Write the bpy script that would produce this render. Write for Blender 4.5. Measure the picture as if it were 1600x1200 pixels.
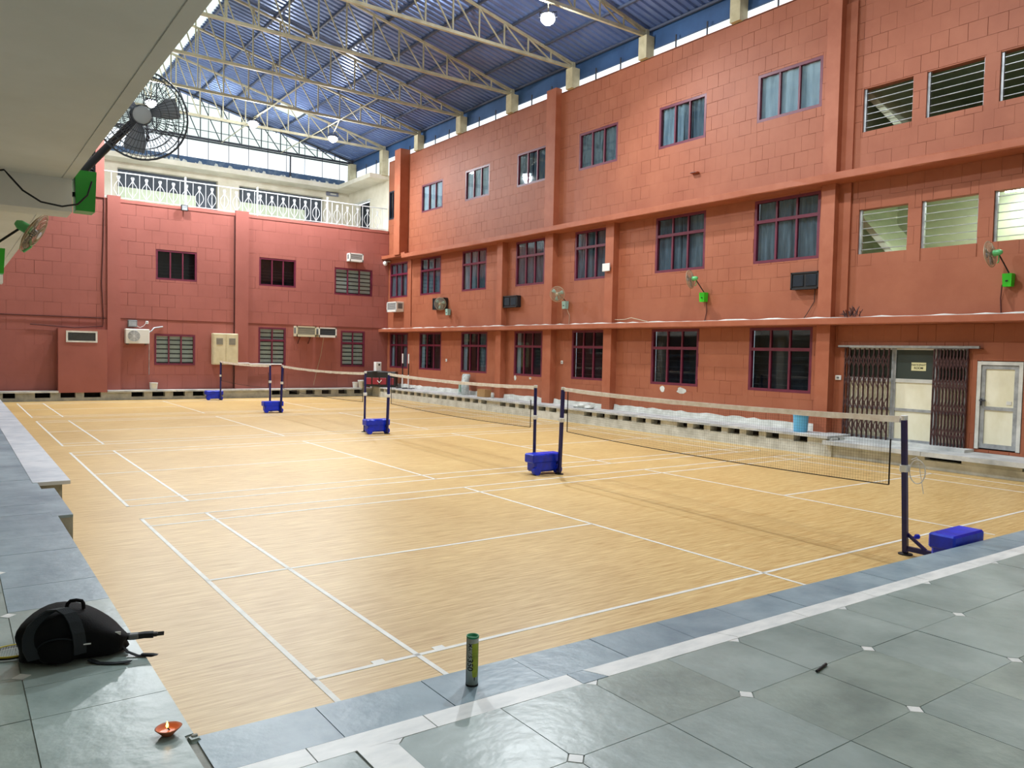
import bpy, math, random
from mathutils import Vector, Matrix, Quaternion
random.seed(7)
for o in list(bpy.data.objects): bpy.data.objects.remove(o)
S = bpy.context.scene
C = S.collection
R = math.radians

# ------------------------------------------------------------------ camera, sky, exposure
cam = bpy.data.cameras.new('camera'); co = bpy.data.objects.new('camera', cam); C.objects.link(co)
FPX = 1220.37; YAW, PIT, ROL = 0.9452, -0.0410, 0.0218
fw = Vector((math.cos(YAW)*math.cos(PIT), math.sin(YAW)*math.cos(PIT), math.sin(PIT)))
rt = Vector((math.sin(YAW), -math.cos(YAW), 0)); up = rt.cross(fw)
r2 = rt*math.cos(ROL)+up*math.sin(ROL); u2 = up*math.cos(ROL)-rt*math.sin(ROL)
mw = Matrix((r2, u2, -fw)).transposed().to_4x4(); mw.translation = Vector((-1.8938, -4.7487, 2.1526))
co.matrix_world = mw
cam.sensor_width = 36; cam.lens = FPX*36/1600; cam.clip_start = .05; cam.clip_end = 300
S.camera = co
wd = bpy.data.worlds.new('sky'); S.world = wd; wd.use_nodes = True
bg = wd.node_tree.nodes['Background']; bg.inputs[0].default_value = (.86, .94, 1, 1); bg.inputs[1].default_value = 1.75
S.view_settings.view_transform = 'Standard'; S.view_settings.look = 'None'; S.view_settings.gamma = 1
S.view_settings.exposure = -0.10
LAMP_W = 620.0                                   # radiant power of each flood lamp

# ------------------------------------------------------------------ materials
def lin(h):
    h = h.lstrip('#'); c = [int(h[i:i+2], 16)/255 for i in (0, 2, 4)]
    return [(x/12.92 if x <= .04045 else ((x+.055)/1.055)**2.4) for x in c]+[1]
MATS = {}
def mat(name, col, rough=.6, metal=0, col2=None, scale=3, bump=0, bscale=60, stretch=(1, 1, 1), detail=6, trans=0, spec=.5, lo=.35, hi=.65, emit=0, coat=0):
    m = bpy.data.materials.new(name); m.use_nodes = True; nt = m.node_tree; N = nt.nodes; L = nt.links
    b = N['Principled BSDF']; b.inputs['Roughness'].default_value = rough; b.inputs['Metallic'].default_value = metal
    b.inputs['Specular IOR Level'].default_value = spec; b.inputs['Base Color'].default_value = lin(col)
    b.inputs['Coat Weight'].default_value = coat
    tc = N.new('ShaderNodeNewGeometry'); mp = N.new('ShaderNodeMapping'); mp.inputs['Scale'].default_value = stretch
    L.new(tc.outputs['Position'], mp.inputs[0])
    if col2:
        n = N.new('ShaderNodeTexNoise'); n.inputs['Scale'].default_value = scale; n.inputs['Detail'].default_value = detail; n.inputs['Roughness'].default_value = .6
        r = N.new('ShaderNodeValToRGB'); r.color_ramp.elements[0].position = lo; r.color_ramp.elements[1].position = hi
        r.color_ramp.elements[0].color = lin(col); r.color_ramp.elements[1].color = lin(col2)
        L.new(mp.outputs[0], n.inputs['Vector']); L.new(n.outputs[0], r.inputs[0]); L.new(r.outputs[0], b.inputs['Base Color'])
    if bump:
        n2 = N.new('ShaderNodeTexNoise'); n2.inputs['Scale'].default_value = bscale; n2.inputs['Detail'].default_value = 4
        bp = N.new('ShaderNodeBump'); bp.inputs['Strength'].default_value = bump; bp.inputs['Distance'].default_value = .01
        L.new(mp.outputs[0], n2.inputs['Vector']); L.new(n2.outputs[0], bp.inputs['Height']); L.new(bp.outputs[0], b.inputs['Normal'])
    if emit:
        b.inputs['Emission Color'].default_value = lin(col); b.inputs['Emission Strength'].default_value = emit
    if trans:
        t = N.new('ShaderNodeBsdfTranslucent'); t.inputs[0].default_value = lin(col); mx = N.new('ShaderNodeMixShader'); mx.inputs[0].default_value = trans
        L.new(b.outputs[0], mx.inputs[1]); L.new(t.outputs[0], mx.inputs[2]); L.new(mx.outputs[0], N['Material Output'].inputs[0])
    MATS[name] = m; return m
def glassmat(name, tint, gloss=.12, rough=.03):
    m = bpy.data.materials.new(name); m.use_nodes = True; nt = m.node_tree; N = nt.nodes; L = nt.links
    N.remove(N['Principled BSDF'])
    t = N.new('ShaderNodeBsdfTransparent'); t.inputs[0].default_value = lin(tint)
    g = N.new('ShaderNodeBsdfGlossy'); g.inputs['Roughness'].default_value = rough
    n = N.new('ShaderNodeTexNoise'); n.inputs['Scale'].default_value = 5; n.inputs['Detail'].default_value = 3
    tc = N.new('ShaderNodeNewGeometry'); L.new(tc.outputs['Position'], n.inputs['Vector'])
    bp = N.new('ShaderNodeBump'); bp.inputs['Strength'].default_value = .02; bp.inputs['Distance'].default_value = .05
    L.new(n.outputs[0], bp.inputs['Height'])
    lw_ = N.new('ShaderNodeLayerWeight'); lw_.inputs[0].default_value = .5      # pane faces reflect alike from both sides
    f = N.new('ShaderNodeMath'); f.operation = 'POWER'; f.inputs[1].default_value = 4.0; L.new(lw_.outputs['Facing'], f.inputs[0])
    a = N.new('ShaderNodeMath'); a.operation = 'ADD'; a.inputs[1].default_value = gloss; a.use_clamp = True
    L.new(f.outputs[0], a.inputs[0]); mx = N.new('ShaderNodeMixShader')
    L.new(a.outputs[0], mx.inputs[0]); L.new(t.outputs[0], mx.inputs[1]); L.new(g.outputs[0], mx.inputs[2]); L.new(mx.outputs[0], N['Material Output'].inputs[0])
    MATS[name] = m; return m
RED = mat('terracotta wall paint', '#955236', .62, col2='#a25f42', scale=1.1, bump=.25, bscale=9, lo=.3, hi=.7)
REDF = mat('haze pinked red wall paint', '#925248', .6, col2='#9d5a50', scale=.9, bump=.2, bscale=7, lo=.3, hi=.7)  # far wall red turned pinker, gloss and haze put into its colour
REDP = mat('terracotta pilaster paint', '#9c5538', .6, col2='#a76144', scale=2, bump=.15, bscale=8)
MAROON = mat('maroon window frame', '#5c1830', .45, col2='#6a1f38', scale=4)
GLASS = glassmat('window glass', '#e4ecf0', .03)
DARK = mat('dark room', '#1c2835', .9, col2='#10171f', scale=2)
CURT = mat('grey curtain', '#7b868e', .9, col2='#4d5860', scale=7, stretch=(1, 1, .15))
CURTL = mat('pale curtain', '#a9b4ba', .9, col2='#7c8a92', scale=7, stretch=(1, 1, .15))
REFLW = mat('painted pale pane reflection', '#dbe1e4', .9, col2='#a9b4b9', scale=4, stretch=(1, 1, .15))  # paints the bright gable's reflection in the panes as a pale sheet
BLIND = mat('cream blind slat', '#eee8d6', .8)
BLINDD = mat('dark blind gap', '#4b463f', .9)
CREAM = mat('cream plaster', '#e4dece', .75, col2='#d3ccb8', scale=1.5, bump=.1, bscale=10)
CREAMG = mat('pale green plaster', '#d9e2c9', .8, col2='#c8d3b6', scale=1.2)
BEIGE = mat('beige soffit plaster', '#f1efea', .8, col2='#dfdcd4', scale=1.2, bump=.2, bscale=5, lo=.25, hi=.75)
WHITEP = mat('white paint', '#dcdcd6', .6, col2='#bfc0ba', scale=3)
CEM = mat('grey cement', '#8d918d', .85, col2='#b0b1aa', scale=3.2, bump=.4, bscale=25)
CEMW = mat('whitewashed cement', '#dfe2dd', .85, col2='#b9bbb3', scale=2.6, bump=.3, bscale=20)
SLABW = mat('pale ledge slab', '#d3d5d2', .6, col2='#a5a9aa', scale=2.2, bump=.25, bscale=14)
LEDGEB = mat('light marble ledge', '#d5dae0', .4, col2='#b6bfc9', scale=1.6, lo=.4, hi=.62)
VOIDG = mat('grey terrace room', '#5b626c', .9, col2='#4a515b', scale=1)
BLACK = mat('black void', '#0b0c0e', .9)
KOTA = mat('grey green stone', '#7a8d8a', .32, col2='#a5b5b2', scale=1.5, bump=.5, bscale=7, detail=12, lo=.33, hi=.67)
KOTA2 = mat('olive grey stone', '#768782', .32, col2='#9fafa8', scale=2.2, bump=.5, bscale=9, detail=12, lo=.33, hi=.67)
KOTAB = mat('blue grey stone', '#6c8594', .34, spec=.4, col2='#9bb0ba', scale=1.8, bump=.45, bscale=9, detail=12, lo=.33, hi=.67)
MARB = mat('white marble', '#eaecea', .4, col2='#cbd0d0', scale=4, stretch=(1, 2.4, 1), lo=.4, hi=.75)
JOINT = mat('dark mortar', '#3f4442', .9)
LINE = mat('white court line', '#ebeae4', .5, col2='#dad9d2', scale=5)
STEELC = mat('cream painted steel', '#bdb79c', .5, col2='#a49d82', scale=3)
COLC = mat('cream concrete column', '#cfc7a6', .8, col2='#b6ad8c', scale=3)
ROOF = mat('blue grey roof sheet', '#7088bc', .3, metal=.3, col2='#5f76a8', scale=.8, bump=.05)
FASC = mat('blue eave sheet', '#3f6392', .5, metal=.2, col2='#34537d', scale=1)
PURL = mat('dark purlin steel', '#4b5468', .6)
TRANSL = mat('pale green translucent sheet', '#f2fbf1', .5, trans=.93)
DKSTEEL = mat('dark grey steel', '#41434a', .5, metal=.3)
BLUETARP = mat('dark blue tarpaulin', '#4a6486', .7, col2='#8797a6', scale=2.5, lo=.5, hi=.75)
WHITEST = mat('white painted steel', '#e2e4e2', .4)
RAIL = mat('silver white railing paint', '#c6cacc', .4)
GREYL = mat('grey plastic sign', '#7a7f92', .6)
NAVY = mat('navy painted post', '#0c1352', .35, col2='#131b66', scale=5)
BLUEP = mat('bright blue plastic', '#0333e0', .35, col2='#0328b8', scale=6)
RUBBER = mat('black rubber', '#131316', .7)
WTAPE = mat('white net tape', '#f5f0ea', .8, col2='#e0d5ca', scale=9)
THREAD = mat('dark brown net thread', '#3a2f28', .9)
BLKC = mat('black cord', '#1b1512', .8)
WROPE = mat('white rope', '#e4e4e4', .8)
GREENF = mat('lime green plastic', '#35c321', .35)
GREENM = mat('mint green motor', '#63c07a', .35)
GREEND = mat('deep green plastic', '#1f9a26', .4)
TEAL = mat('pale teal plastic', '#8fb3a8', .45)
WIREB = mat('beige wire', '#b3a188', .45, metal=.4)
WIREG = mat('grey wire', '#5d6470', .4, metal=.5)
BLADE = mat('clear grey blade', '#8f8a84', .35)
BLADEG = mat('grey fan blade', '#a7b0c2', .4)
HUBG = mat('light grey hub', '#c3cbd8', .35)
DKBLUE = mat('dark blue steel arm', '#1c2230', .4)
ACW = mat('white appliance', '#d8d8d2', .5)
ACC = mat('yellowed appliance', '#c9c4a8', .5)
ACG = mat('grey grille', '#6c7072', .6)
ACD = mat('black appliance', '#17191d', .45)
PANEL = mat('cream cabinet enamel', '#d3cbab', .5, col2='#c4bb98', scale=3)
DOORC = mat('cream door board', '#efecd6', .5, col2='#dfdabd', scale=2.2, stretch=(1, 1, .5))
ALU = mat('worn aluminium', '#b4b9bd', .4, metal=.3, col2='#8f9499', scale=6)
GATE = mat('brown gate steel', '#3a1d20', .5, col2='#4a2a2a', scale=12)
CHALK = mat('dark green board', '#2f3a35', .6)
PAPER = mat('cream notice paper', '#d9d4a4', .8)
INK = mat('dark ink', '#37341f', .8)
INKB = mat('black print', '#181a18', .6)
CARTON = mat('brown cardboard', '#a98455', .85)
SKYB = mat('sky blue plastic', '#63b4dd', .45)
REDX = mat('red plastic', '#8c2230', .5)
FABW = mat('grey white cloth', '#c5cccb', .9, col2='#9aa29f', scale=8)
BAGM = mat('black backpack fabric', '#05070b', .85, spec=.25, bump=.3, bscale=120)
BAGS = mat('dark teal webbing', '#131d24', .8, bump=.4, bscale=200)
CLAY = mat('orange clay', '#a85a38', .7, col2='#b86c46', scale=20)
FLAME = mat('lamp flame', '#ffb347', .5, emit=14)
TUBEW = mat('grey white tube print', '#a9b2ac', .35)
TUBEG = mat('green tube cap', '#1c8c5c', .4)
TUBEY = mat('yellow green tube print', '#a3b01a', .4, col2='#7d8e18', scale=30)
YEL = mat('yellow racket paint', '#c9b52a', .35)
LED = mat('lit lamp lens', '#f6fbff', .4, emit=90)
CABLE = mat('black cable', '#101114', .6)
CABLER = mat('dark red cable', '#4a1d1a', .7)

def floor_mat():
    m = bpy.data.materials.new('wood print vinyl'); m.use_nodes = True; nt = m.node_tree; N = nt.nodes; L = nt.links; b = N['Principled BSDF']
    g = N.new('ShaderNodeNewGeometry')
    def noise(sc, st, det=5):
        mp = N.new('ShaderNodeMapping'); mp.inputs['Scale'].default_value = st; L.new(g.outputs['Position'], mp.inputs[0])
        n = N.new('ShaderNodeTexNoise'); n.inputs['Scale'].default_value = sc; n.inputs['Detail'].default_value = det; L.new(mp.outputs[0], n.inputs['Vector']); return n
    a = noise(1, (1.6, 34, 1)); c = noise(1, (5, 110, 1), 3); d = noise(.35, (1, 1, 1), 3)
    r = N.new('ShaderNodeValToRGB'); r.color_ramp.elements[0].position = .36; r.color_ramp.elements[1].position = .64
    r.color_ramp.elements[0].color = lin('#b98f50'); r.color_ramp.elements[1].color = lin('#e8cc8f')
    mx = N.new('ShaderNodeMath'); mx.operation = 'MULTIPLY_ADD'; mx.inputs[1].default_value = .5
    h = N.new('ShaderNodeMath'); h.operation = 'MULTIPLY'; h.inputs[1].default_value = .5
    L.new(c.outputs[0], h.inputs[0]); L.new(a.outputs[0], mx.inputs[0]); L.new(h.outputs[0], mx.inputs[2]); L.new(mx.outputs[0], r.inputs[0])
    hs = N.new('ShaderNodeMixRGB'); hs.blend_type = 'MULTIPLY'; hs.inputs[0].default_value = .5
    r2_ = N.new('ShaderNodeValToRGB'); r2_.color_ramp.elements[0].position = .35; r2_.color_ramp.elements[1].position = .65
    r2_.color_ramp.elements[0].color = lin('#e2dccf'); r2_.color_ramp.elements[1].color = (1, 1, 1, 1)
    L.new(d.outputs[0], r2_.inputs[0]); L.new(r.outputs[0], hs.inputs[1]); L.new(r2_.outputs[0], hs.inputs[2]); L.new(hs.outputs[0], b.inputs['Base Color'])
    b.inputs['Roughness'].default_value = .42; b.inputs['Specular IOR Level'].default_value = .5
    bp = N.new('ShaderNodeBump'); bp.inputs['Strength'].default_value = .1; bp.inputs['Distance'].default_value = .004
    L.new(mx.outputs[0], bp.inputs['Height']); L.new(bp.outputs[0], b.inputs['Normal'])
    return m
VINYL = floor_mat()

# ------------------------------------------------------------------ helpers
class B:
    """collects shapes; build() links them as ONE mesh object"""
    def __init__(s): s.v = []; s.f = []; s.sm = []
    def add(s, vs, fs, smooth=False):
        k = len(s.v); s.v += [tuple(p) for p in vs]; s.f += [tuple(i+k for i in f) for f in fs]; s.sm += [smooth]*len(fs); return s
    def box(s, x0, y0, z0, x1, y1, z1):
        v = [(x, y, z) for z in (z0, z1) for y in (y0, y1) for x in (x0, x1)]
        return s.add(v, [(0, 2, 3, 1), (4, 5, 7, 6), (0, 1, 5, 4), (2, 6, 7, 3), (0, 4, 6, 2), (1, 3, 7, 5)])
    def bbox(s, x0, y0, z0, x1, y1, z1, r=.02):
        """box with chamfered edges"""
        r = min(r, (x1-x0)*.45, (y1-y0)*.45, (z1-z0)*.45)
        X = ((x0, x0+r), (x1, x1-r)); Y = ((y0, y0+r), (y1, y1-r)); Z = ((z0, z0+r), (z1, z1-r))
        import itertools
        pts = []; idx = {}
        for i, j, k in itertools.product((0, 1), repeat=3):
            for a in range(3):
                p = [X[i][1], Y[j][1], Z[k][1]]; p[a] = (X[i], Y[j], Z[k])[a][0]; idx[(i, j, k, a)] = len(pts); pts.append(tuple(p))
        F = []
        for a in range(3):
            o = [q for q in range(3) if q != a]
            for s_ in (0, 1):
                c = []
                for (p, q) in ((0, 0), (1, 0), (1, 1), (0, 1)):
                    t = [0, 0, 0]; t[a] = s_; t[o[0]] = p; t[o[1]] = q; c.append(idx[(t[0], t[1], t[2], a)])
                F.append(tuple(c))
            for p, q in itertools.product((0, 1), repeat=2):
                t0 = [0, 0, 0]; t1 = [0, 0, 0]; t1[a] = 1
                t0[o[0]] = t1[o[0]] = p; t0[o[1]] = t1[o[1]] = q
                F.append((idx[(*t0, o[0])], idx[(*t1, o[0])], idx[(*t1, o[1])], idx[(*t0, o[1])]))
        for i, j, k in itertools.product((0, 1), repeat=3): F.append(tuple(idx[(i, j, k, a)] for a in range(3)))
        return s.add(pts, F)
    def cyl(s, p0, p1, r0, r1=None, n=12, caps=True, smooth=True):
        p0 = Vector(p0); p1 = Vector(p1); r1 = r0 if r1 is None else r1
        d = (p1-p0).normalized(); a = d.orthogonal().normalized(); b = d.cross(a)
        vs = [p+r*(a*math.cos(2*math.pi*i/n)+b*math.sin(2*math.pi*i/n)) for p, r in ((p0, r0), (p1, r1)) for i in range(n)]
        s.add(vs, [(i, (i+1) % n, n+(i+1) % n, n+i) for i in range(n)], smooth)
        if caps: s.add(vs, [tuple(range(n))[::-1], tuple(range(n, 2*n))])
        return s
    def bar(s, p0, p1, w, h=None):
        """rectangular bar between two points"""
        p0 = Vector(p0); p1 = Vector(p1); h = w if h is None else h; d = (p1-p0).normalized()
        z = Vector((0, 0, 1)); a = d.cross(z)
        a = Vector((1, 0, 0)) if a.length < 1e-4 else a.normalized(); b = a.cross(d)
        vs = [p+a*sx*w/2+b*sy*h/2 for p in (p0, p1) for sx, sy in ((-1, -1), (1, -1), (1, 1), (-1, 1))]
        return s.add(vs, [(0, 3, 2, 1), (4, 5, 6, 7), (0, 1, 5, 4), (1, 2, 6, 5), (2, 3, 7, 6), (3, 0, 4, 7)])
    def tube(s, pts, r, n=6, closed=False):
        pts = [Vector(p) for p in pts]; m = len(pts); vs = []; a = None
        for i, p in enumerate(pts):
            t = (pts[(i+1) % m]-pts[i-1]) if closed else (pts[min(i+1, m-1)]-pts[max(i-1, 0)])
            t.normalize(); a = t.orthogonal().normalized() if a is None else (a-t*a.dot(t)).normalized(); b = t.cross(a)
            vs += [p+r*(a*math.cos(2*math.pi*k/n)+b*math.sin(2*math.pi*k/n)) for k in range(n)]
        fs = []
        for i in range(m if closed else m-1):
            j = (i+1) % m
            fs += [(i*n+k, i*n+(k+1) % n, j*n+(k+1) % n, j*n+k) for k in range(n)]
        s.add(vs, fs, True)
        if not closed: s.add(vs, [tuple(range(n))[::-1], tuple(range((m-1)*n, m*n))])
        return s
    def lathe(s, prof, n=20, c=(0, 0, 0), smooth=True):
        vs = [(c[0]+r*math.cos(2*math.pi*i/n), c[1]+r*math.sin(2*math.pi*i/n), c[2]+z) for r, z in prof for i in range(n)]
        return s.add(vs, [(k*n+i, k*n+(i+1) % n, (k+1)*n+(i+1) % n, (k+1)*n+i) for k in range(len(prof)-1) for i in range(n)], smooth)
    def prism(s, poly, z0, z1):
        n = len(poly); vs = [(x, y, z) for z in (z0, z1) for x, y in poly]
        return s.add(vs, [tuple(range(n))[::-1], tuple(range(n, 2*n))]+[(i, (i+1) % n, n+(i+1) % n, n+i) for i in range(n)])
    def build(s, name, m, parent=None, xf=None):
        me = bpy.data.meshes.new(name); v = s.v if xf is None else [tuple(xf @ Vector(p)) for p in s.v]
        me.from_pydata(v, [], s.f); me.polygons.foreach_set('use_smooth', s.sm); me.materials.append(m); me.update()
        return link(name, me, parent)
def link(name, me, parent=None):
    o = bpy.data.objects.new(name, me); C.objects.link(o)
    if parent: o.parent = parent
    return o
UNIT = {}
def unit(m):
    if m.name not in UNIT:
        b = B().box(-.5, -.5, -.5, .5, .5, .5); me = bpy.data.meshes.new('piece'); me.from_pydata(b.v, [], b.f); me.materials.append(m); UNIT[m.name] = me
    return UNIT[m.name]
def pbox(name, m, parent, x0, y0, z0, x1, y1, z1):
    """a box piece on shared mesh data"""
    o = link(name, unit(m), parent); o.location = ((x0+x1)/2, (y0+y1)/2, (z0+z1)/2); o.scale = (abs(x1-x0), abs(y1-y0), abs(z1-z0)); return o
def pbar(name, m, parent, p0, p1, w, h=None):
    p0 = Vector(p0); p1 = Vector(p1); d = p1-p0; L_ = d.length; d.normalize(); a = d.cross(Vector((0, 0, 1)))
    a = Vector((1, 0, 0)) if a.length < 1e-4 else a.normalized(); b = a.cross(d)
    M = Matrix((a, d, b)).transposed().to_4x4(); M.translation = (p0+p1)/2
    o = link(name, unit(m), parent); o.matrix_local = M @ Matrix.Diagonal((w, L_, w if h is None else h, 1)); return o
def tag(o, label, cat, group=None):
    o['label'] = label; o['category'] = cat
    if group: o['group'] = group
    return o
def struct(o, label=None):
    o['kind'] = 'structure'
    if label: o['label'] = label
    return o
def empty(name, loc=(0, 0, 0), rz=0):
    o = bpy.data.objects.new(name, None); C.objects.link(o); o.location = loc; o.rotation_euler = (0, 0, rz); o.empty_display_size = .2; return o
def thing(name, label, cat, loc=(0, 0, 0), rz=0, group=None): return tag(empty(name, loc, rz), label, cat, group)
def stuff(o): o['kind'] = 'stuff'; return o
def copy_tree(o, parent=None):
    c = o.copy(); C.objects.link(c); c.parent = parent
    for ch in o.children: copy_tree(ch, c)
    return c
def text_mesh(txt, size, spacing=1.0):
    cu = bpy.data.curves.new('lettering', 'FONT'); cu.body = txt; cu.size = size; cu.align_x = 'CENTER'; cu.align_y = 'CENTER'; cu.space_character = spacing; cu.offset = size*.022
    o = bpy.data.objects.new('lettering', cu); C.objects.link(o)
    bpy.context.view_layer.update()
    me = bpy.data.meshes.new_from_object(o.evaluated_get(bpy.context.evaluated_depsgraph_get()))
    bpy.data.objects.remove(o); return me
XW, YF = 14.75, 28.3                              # faces of the long right wall and of the far wall
ZP = .28                                          # height of the stone platform over the court
RW = -math.pi/2                                   # local x runs to the right along the right wall, local y into it
def onR(y, z, out=0): return (XW-out, y, z)
def onF(x, z, out=0): return (x, YF-out, z)

# ------------------------------------------------------------------ floor and court lines
fl = struct(B().box(-1.2, -1.3, -.12, 14.3, 28.3, 0).build('floor', VINYL), 'wood-print vinyl badminton floor marked with four courts')
def ln(x0, y0, x1, y1): pbox('court_line', LINE, fl, x0, y0, -.001, x1, y1, .0025)
w = .04
for y0 in (-.46, 6.49, 13.71, 20.95):
    ya, yb = y0, y0+6.10
    yc = min(yb, 27.8)
    for x in (0, 13.4-w): ln(x, ya, x+w, yc)
    for x in (.76, 12.64-w): ln(x, ya, x+w, yc)
    for x in (4.72-w, 8.68): ln(x, ya, x+w, yc)
    for y in (ya, ya+.46, yb-.46-w, yb-w):
        if -.2 < y < 27.75: ln(0, y, 13.4, y+w)
    ln(0, ya+3.05-w/2, 4.72, ya+3.05+w/2); ln(8.68, ya+3.05-w/2, 13.4, ya+3.05+w/2)
for x in (.45, .93): ln(x, .04, x+.09, .09)        # small tape marks on the near side line

# ------------------------------------------------------------------ stone platform the photographer stands on
pf = struct(B().prism([(-6, -9), (17, -9), (17, -1.30), (-.945, -.90), (-.945, 4.9), (-.80, 4.9), (-.80, 6.75), (-1.0, 6.75), (-1.0, 28.2), (-6, 28.2)], -.1, ZP-.008).build('platform', CEM), 'raised grey stone platform along the near and left sides of the court')
def slab(name, poly, m, h=0.0, gap=.003):
    cx = sum(p[0] for p in poly)/len(poly); cy = sum(p[1] for p in poly)/len(poly)
    q = []
    for x, y in poly:
        d = Vector((x-cx, y-cy)); k = 1-gap/max(d.length, .01); q.append((cx+d.x*k, cy+d.y*k))
    return B().prism(q, ZP-.03, ZP+h).build(name, m, pf)
def ye(x): return -.912-.0195*(x+.95)              # court-side edge of the near platform
# edging slabs
xs = [-.95, -.355, .265, .89, 1.51, 2.12, 2.72, 3.35, 3.98, 4.62, 5.25, 5.9, 6.55, 7.2, 7.9, 8.6, 9.3, 10.0]
for a, b in zip(xs, xs[1:]):
    slab('paving_slab', [(a, -1.30-.012*(a+1)), (b, -1.30-.012*(b+1)), (b, ye(b)), (a, ye(a))], KOTAB, random.uniform(-.001, .001))
# white marble strip, pieces
xs = [-1.57, -.55, .07, 1.02, 1.14, 2.32, 3.15, 4.05, 4.9, 5.8, 6.7, 7.6, 8.5, 9.4, 10.0]
for i, (a, b) in enumerate(zip(xs, xs[1:])):
    ya = lambda x: -1.30-.012*(x+1)
    slab('paving_slab', [(a+(.07 if i in (4, 5) else 0), ya(a)-.148), (b+(.07 if i in (3, 4) else 0), ya(b)-.148), (b, ya(b)), (a, ya(a))], KOTAB if i == 3 else MARB, 0)
# big square slabs with clipped corners and white diamond insets
Dm = .052; U = .621
def gx(i): return .45+U*i
def gy(j): return -1.452-U*j
KS = [KOTA, KOTA, KOTA2, KOTA]
for j in range(0, 9):
    for i in range(-4, 13):
        x0, x1, y1, y0 = gx(i), gx(i+1), gy(j), gy(j+1)
        sk = -.012*(x0+1) if j == 0 else 0
        poly = []
        for (x, y, ii, jj, nx, ny) in ((x0, y0, i, j+1, 1, 1), (x1, y0, i+1, j+1, -1, 1), (x1, y1, i+1, j, -1, -1), (x0, y1, i, j, 1, -1)):
            yy = y+(sk if jj == 0 else 0)
            if (ii+jj) % 2 == 1 and jj >= 0:
                p = [(x+nx*Dm, yy), (x, yy+ny*Dm)]
                poly += p if (nx, ny) in ((1, -1), (-1, 1)) else p[::-1]
            else: poly.append((x, yy))
        cx = sum(p[0] for p in poly)/len(poly); cy = sum(p[1] for p in poly)/len(poly)
        poly.sort(key=lambda p: math.atan2(p[1]-cy, p[0]-cx))
        if i == -2 and j in (0, 1, 2, 3):
            a = -.34
            slab('paving_slab', [(a-.02, y0), (a+.17, y0), (a+.17, y1), (a-.02, y1)], MARB); poly = [p for p in poly if p[0] > a+.16] or poly
            poly = [(a+.18, y0), (x1, y0), (x1, y1), (a+.18, y1)]
        if i == -3 and j < 4: poly = [(x0, y0), (-.37, y0), (-.37, y1), (x0, y1)]
        if i == -2 and j < 4: pass
        slab('paving_slab', poly, random.choice(KS), random.uniform(-.0012, .0012))
        if (i+j) % 2 == 1 and not (i in (-3, -2) and j < 4):
            y = y1+(sk if j == 0 else 0)
            dd = [(x0-Dm, y), (x0, y-Dm), (x0+Dm, y), (x0, y+Dm)] if j else [(x0-Dm, y), (x0, y-Dm), (x0+Dm, y)]
            slab('diamond_inset', dd, MARB, .0005, .006)
# left side slabs: the column along the edge and the rows behind it
yy = -.90
ed = [-.90, -.30, .13, .88, 1.57, 2.2, 2.63, 3.3, 3.94, 4.5, 5.1, 5.7, 6.35, 7.0, 7.6, 8.3, 9.0, 9.7, 10.4, 11.2, 12, 12.8, 13.6, 14.4, 15.2]
for a, b in zip(ed, ed[1:]): slab('paving_slab', [(-1.573, a), (-.942, a), (-.942, b), (-1.573, b)] if a > -.5 else [(-1.573, a-.39), (-.985, a-.39), (-.985, a+.02), (-.942, a+.03), (-.942, b), (-1.573, b)], KOTAB if a > 1.2 else KOTA, random.uniform(-.001, .001))
for k in range(-2, 22):
    a = -.29+.60*(k-1)
    for q in range(3):
        x1 = -1.575-.6*q
        slab('paving_slab', [(x1-.6, a), (x1, a), (x1, a+.6), (x1-.6, a+.6)], random.choice(KS), random.uniform(-.001, .001))
for y in (.31, 1.50, 2.7, 3.9): slab('diamond_inset', [(-1.575-Dm, y), (-1.575, y-Dm), (-1.575+Dm, y), (-1.575, y+Dm)], MARB, .002, .004)
slab('paving_slab', [(-1.0, 4.88), (-.80, 4.88), (-.80, 6.75), (-1.0, 6.75)], KOTAB)
B().box(-1.0, 4.92, 0, -.82, 6.75, .25).build('step_block', CEM, pf)
# pale seat ledge further along the left side
lg = struct(B().box(-1.0, 7.45, -.02, -.64, 28.2, .24).build('trim_1', CEM), 'grey cement support of the pale ledge on the left')
y = 7.27
for L_ in (1.0, 1.15, 1.3, 1.2, 1.4, 1.2, 1.5, 1.3, 1.4, 1.6, 1.4, 1.5, 1.6, 1.5, 1.4):
    if y+L_ > 28.2: break
    B().box(-1.0, y, .235, -.56, y+L_-.006, .285+random.uniform(-.001, .001)).build('ledge_slab', LEDGEB, lg); y += L_

# ------------------------------------------------------------------ ledges at the foot of the far and the right wall
fs = struct(B().box(-5, 27.95, -.05, 14.9, 28.5, .12).box(-5, 28.3, 0, 14.9, 28.5, .36).build('trim_2', CEM), 'low cement step with dark vent holes below the far wall')
B().box(-5, 28.25, .1, 14.9, 28.28, .31).build('vent_void', BLACK, fs)
holes = [(-.35, .02), (.62, 1.1), (1.42, 1.9), (2.18, 2.74), (3.78, 4.22), (4.52, 4.98), (5.28, 5.72), (6.02, 6.48), (6.76, 7.2), (9.2, 9.62), (9.95, 10.4), (10.7, 11.1), (11.42, 11.85), (12.2, 12.6), (12.95, 13.35)]
e = -5
for a, b in holes+[(14.9, 14.9)]:
    if a > e: pbox('vent_pier', CEM, fs, e, 27.95, .12, a, 28.24, .31)
    e = b
for a, b in ((-5, 1.36), (2.95, 5.4), (5.4, 8.2), (8.2, 11), (11, 13.8)): pbox('ledge_slab', SLABW, fs, a, 27.84, .31, b-.01, 28.34, .375)
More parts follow.
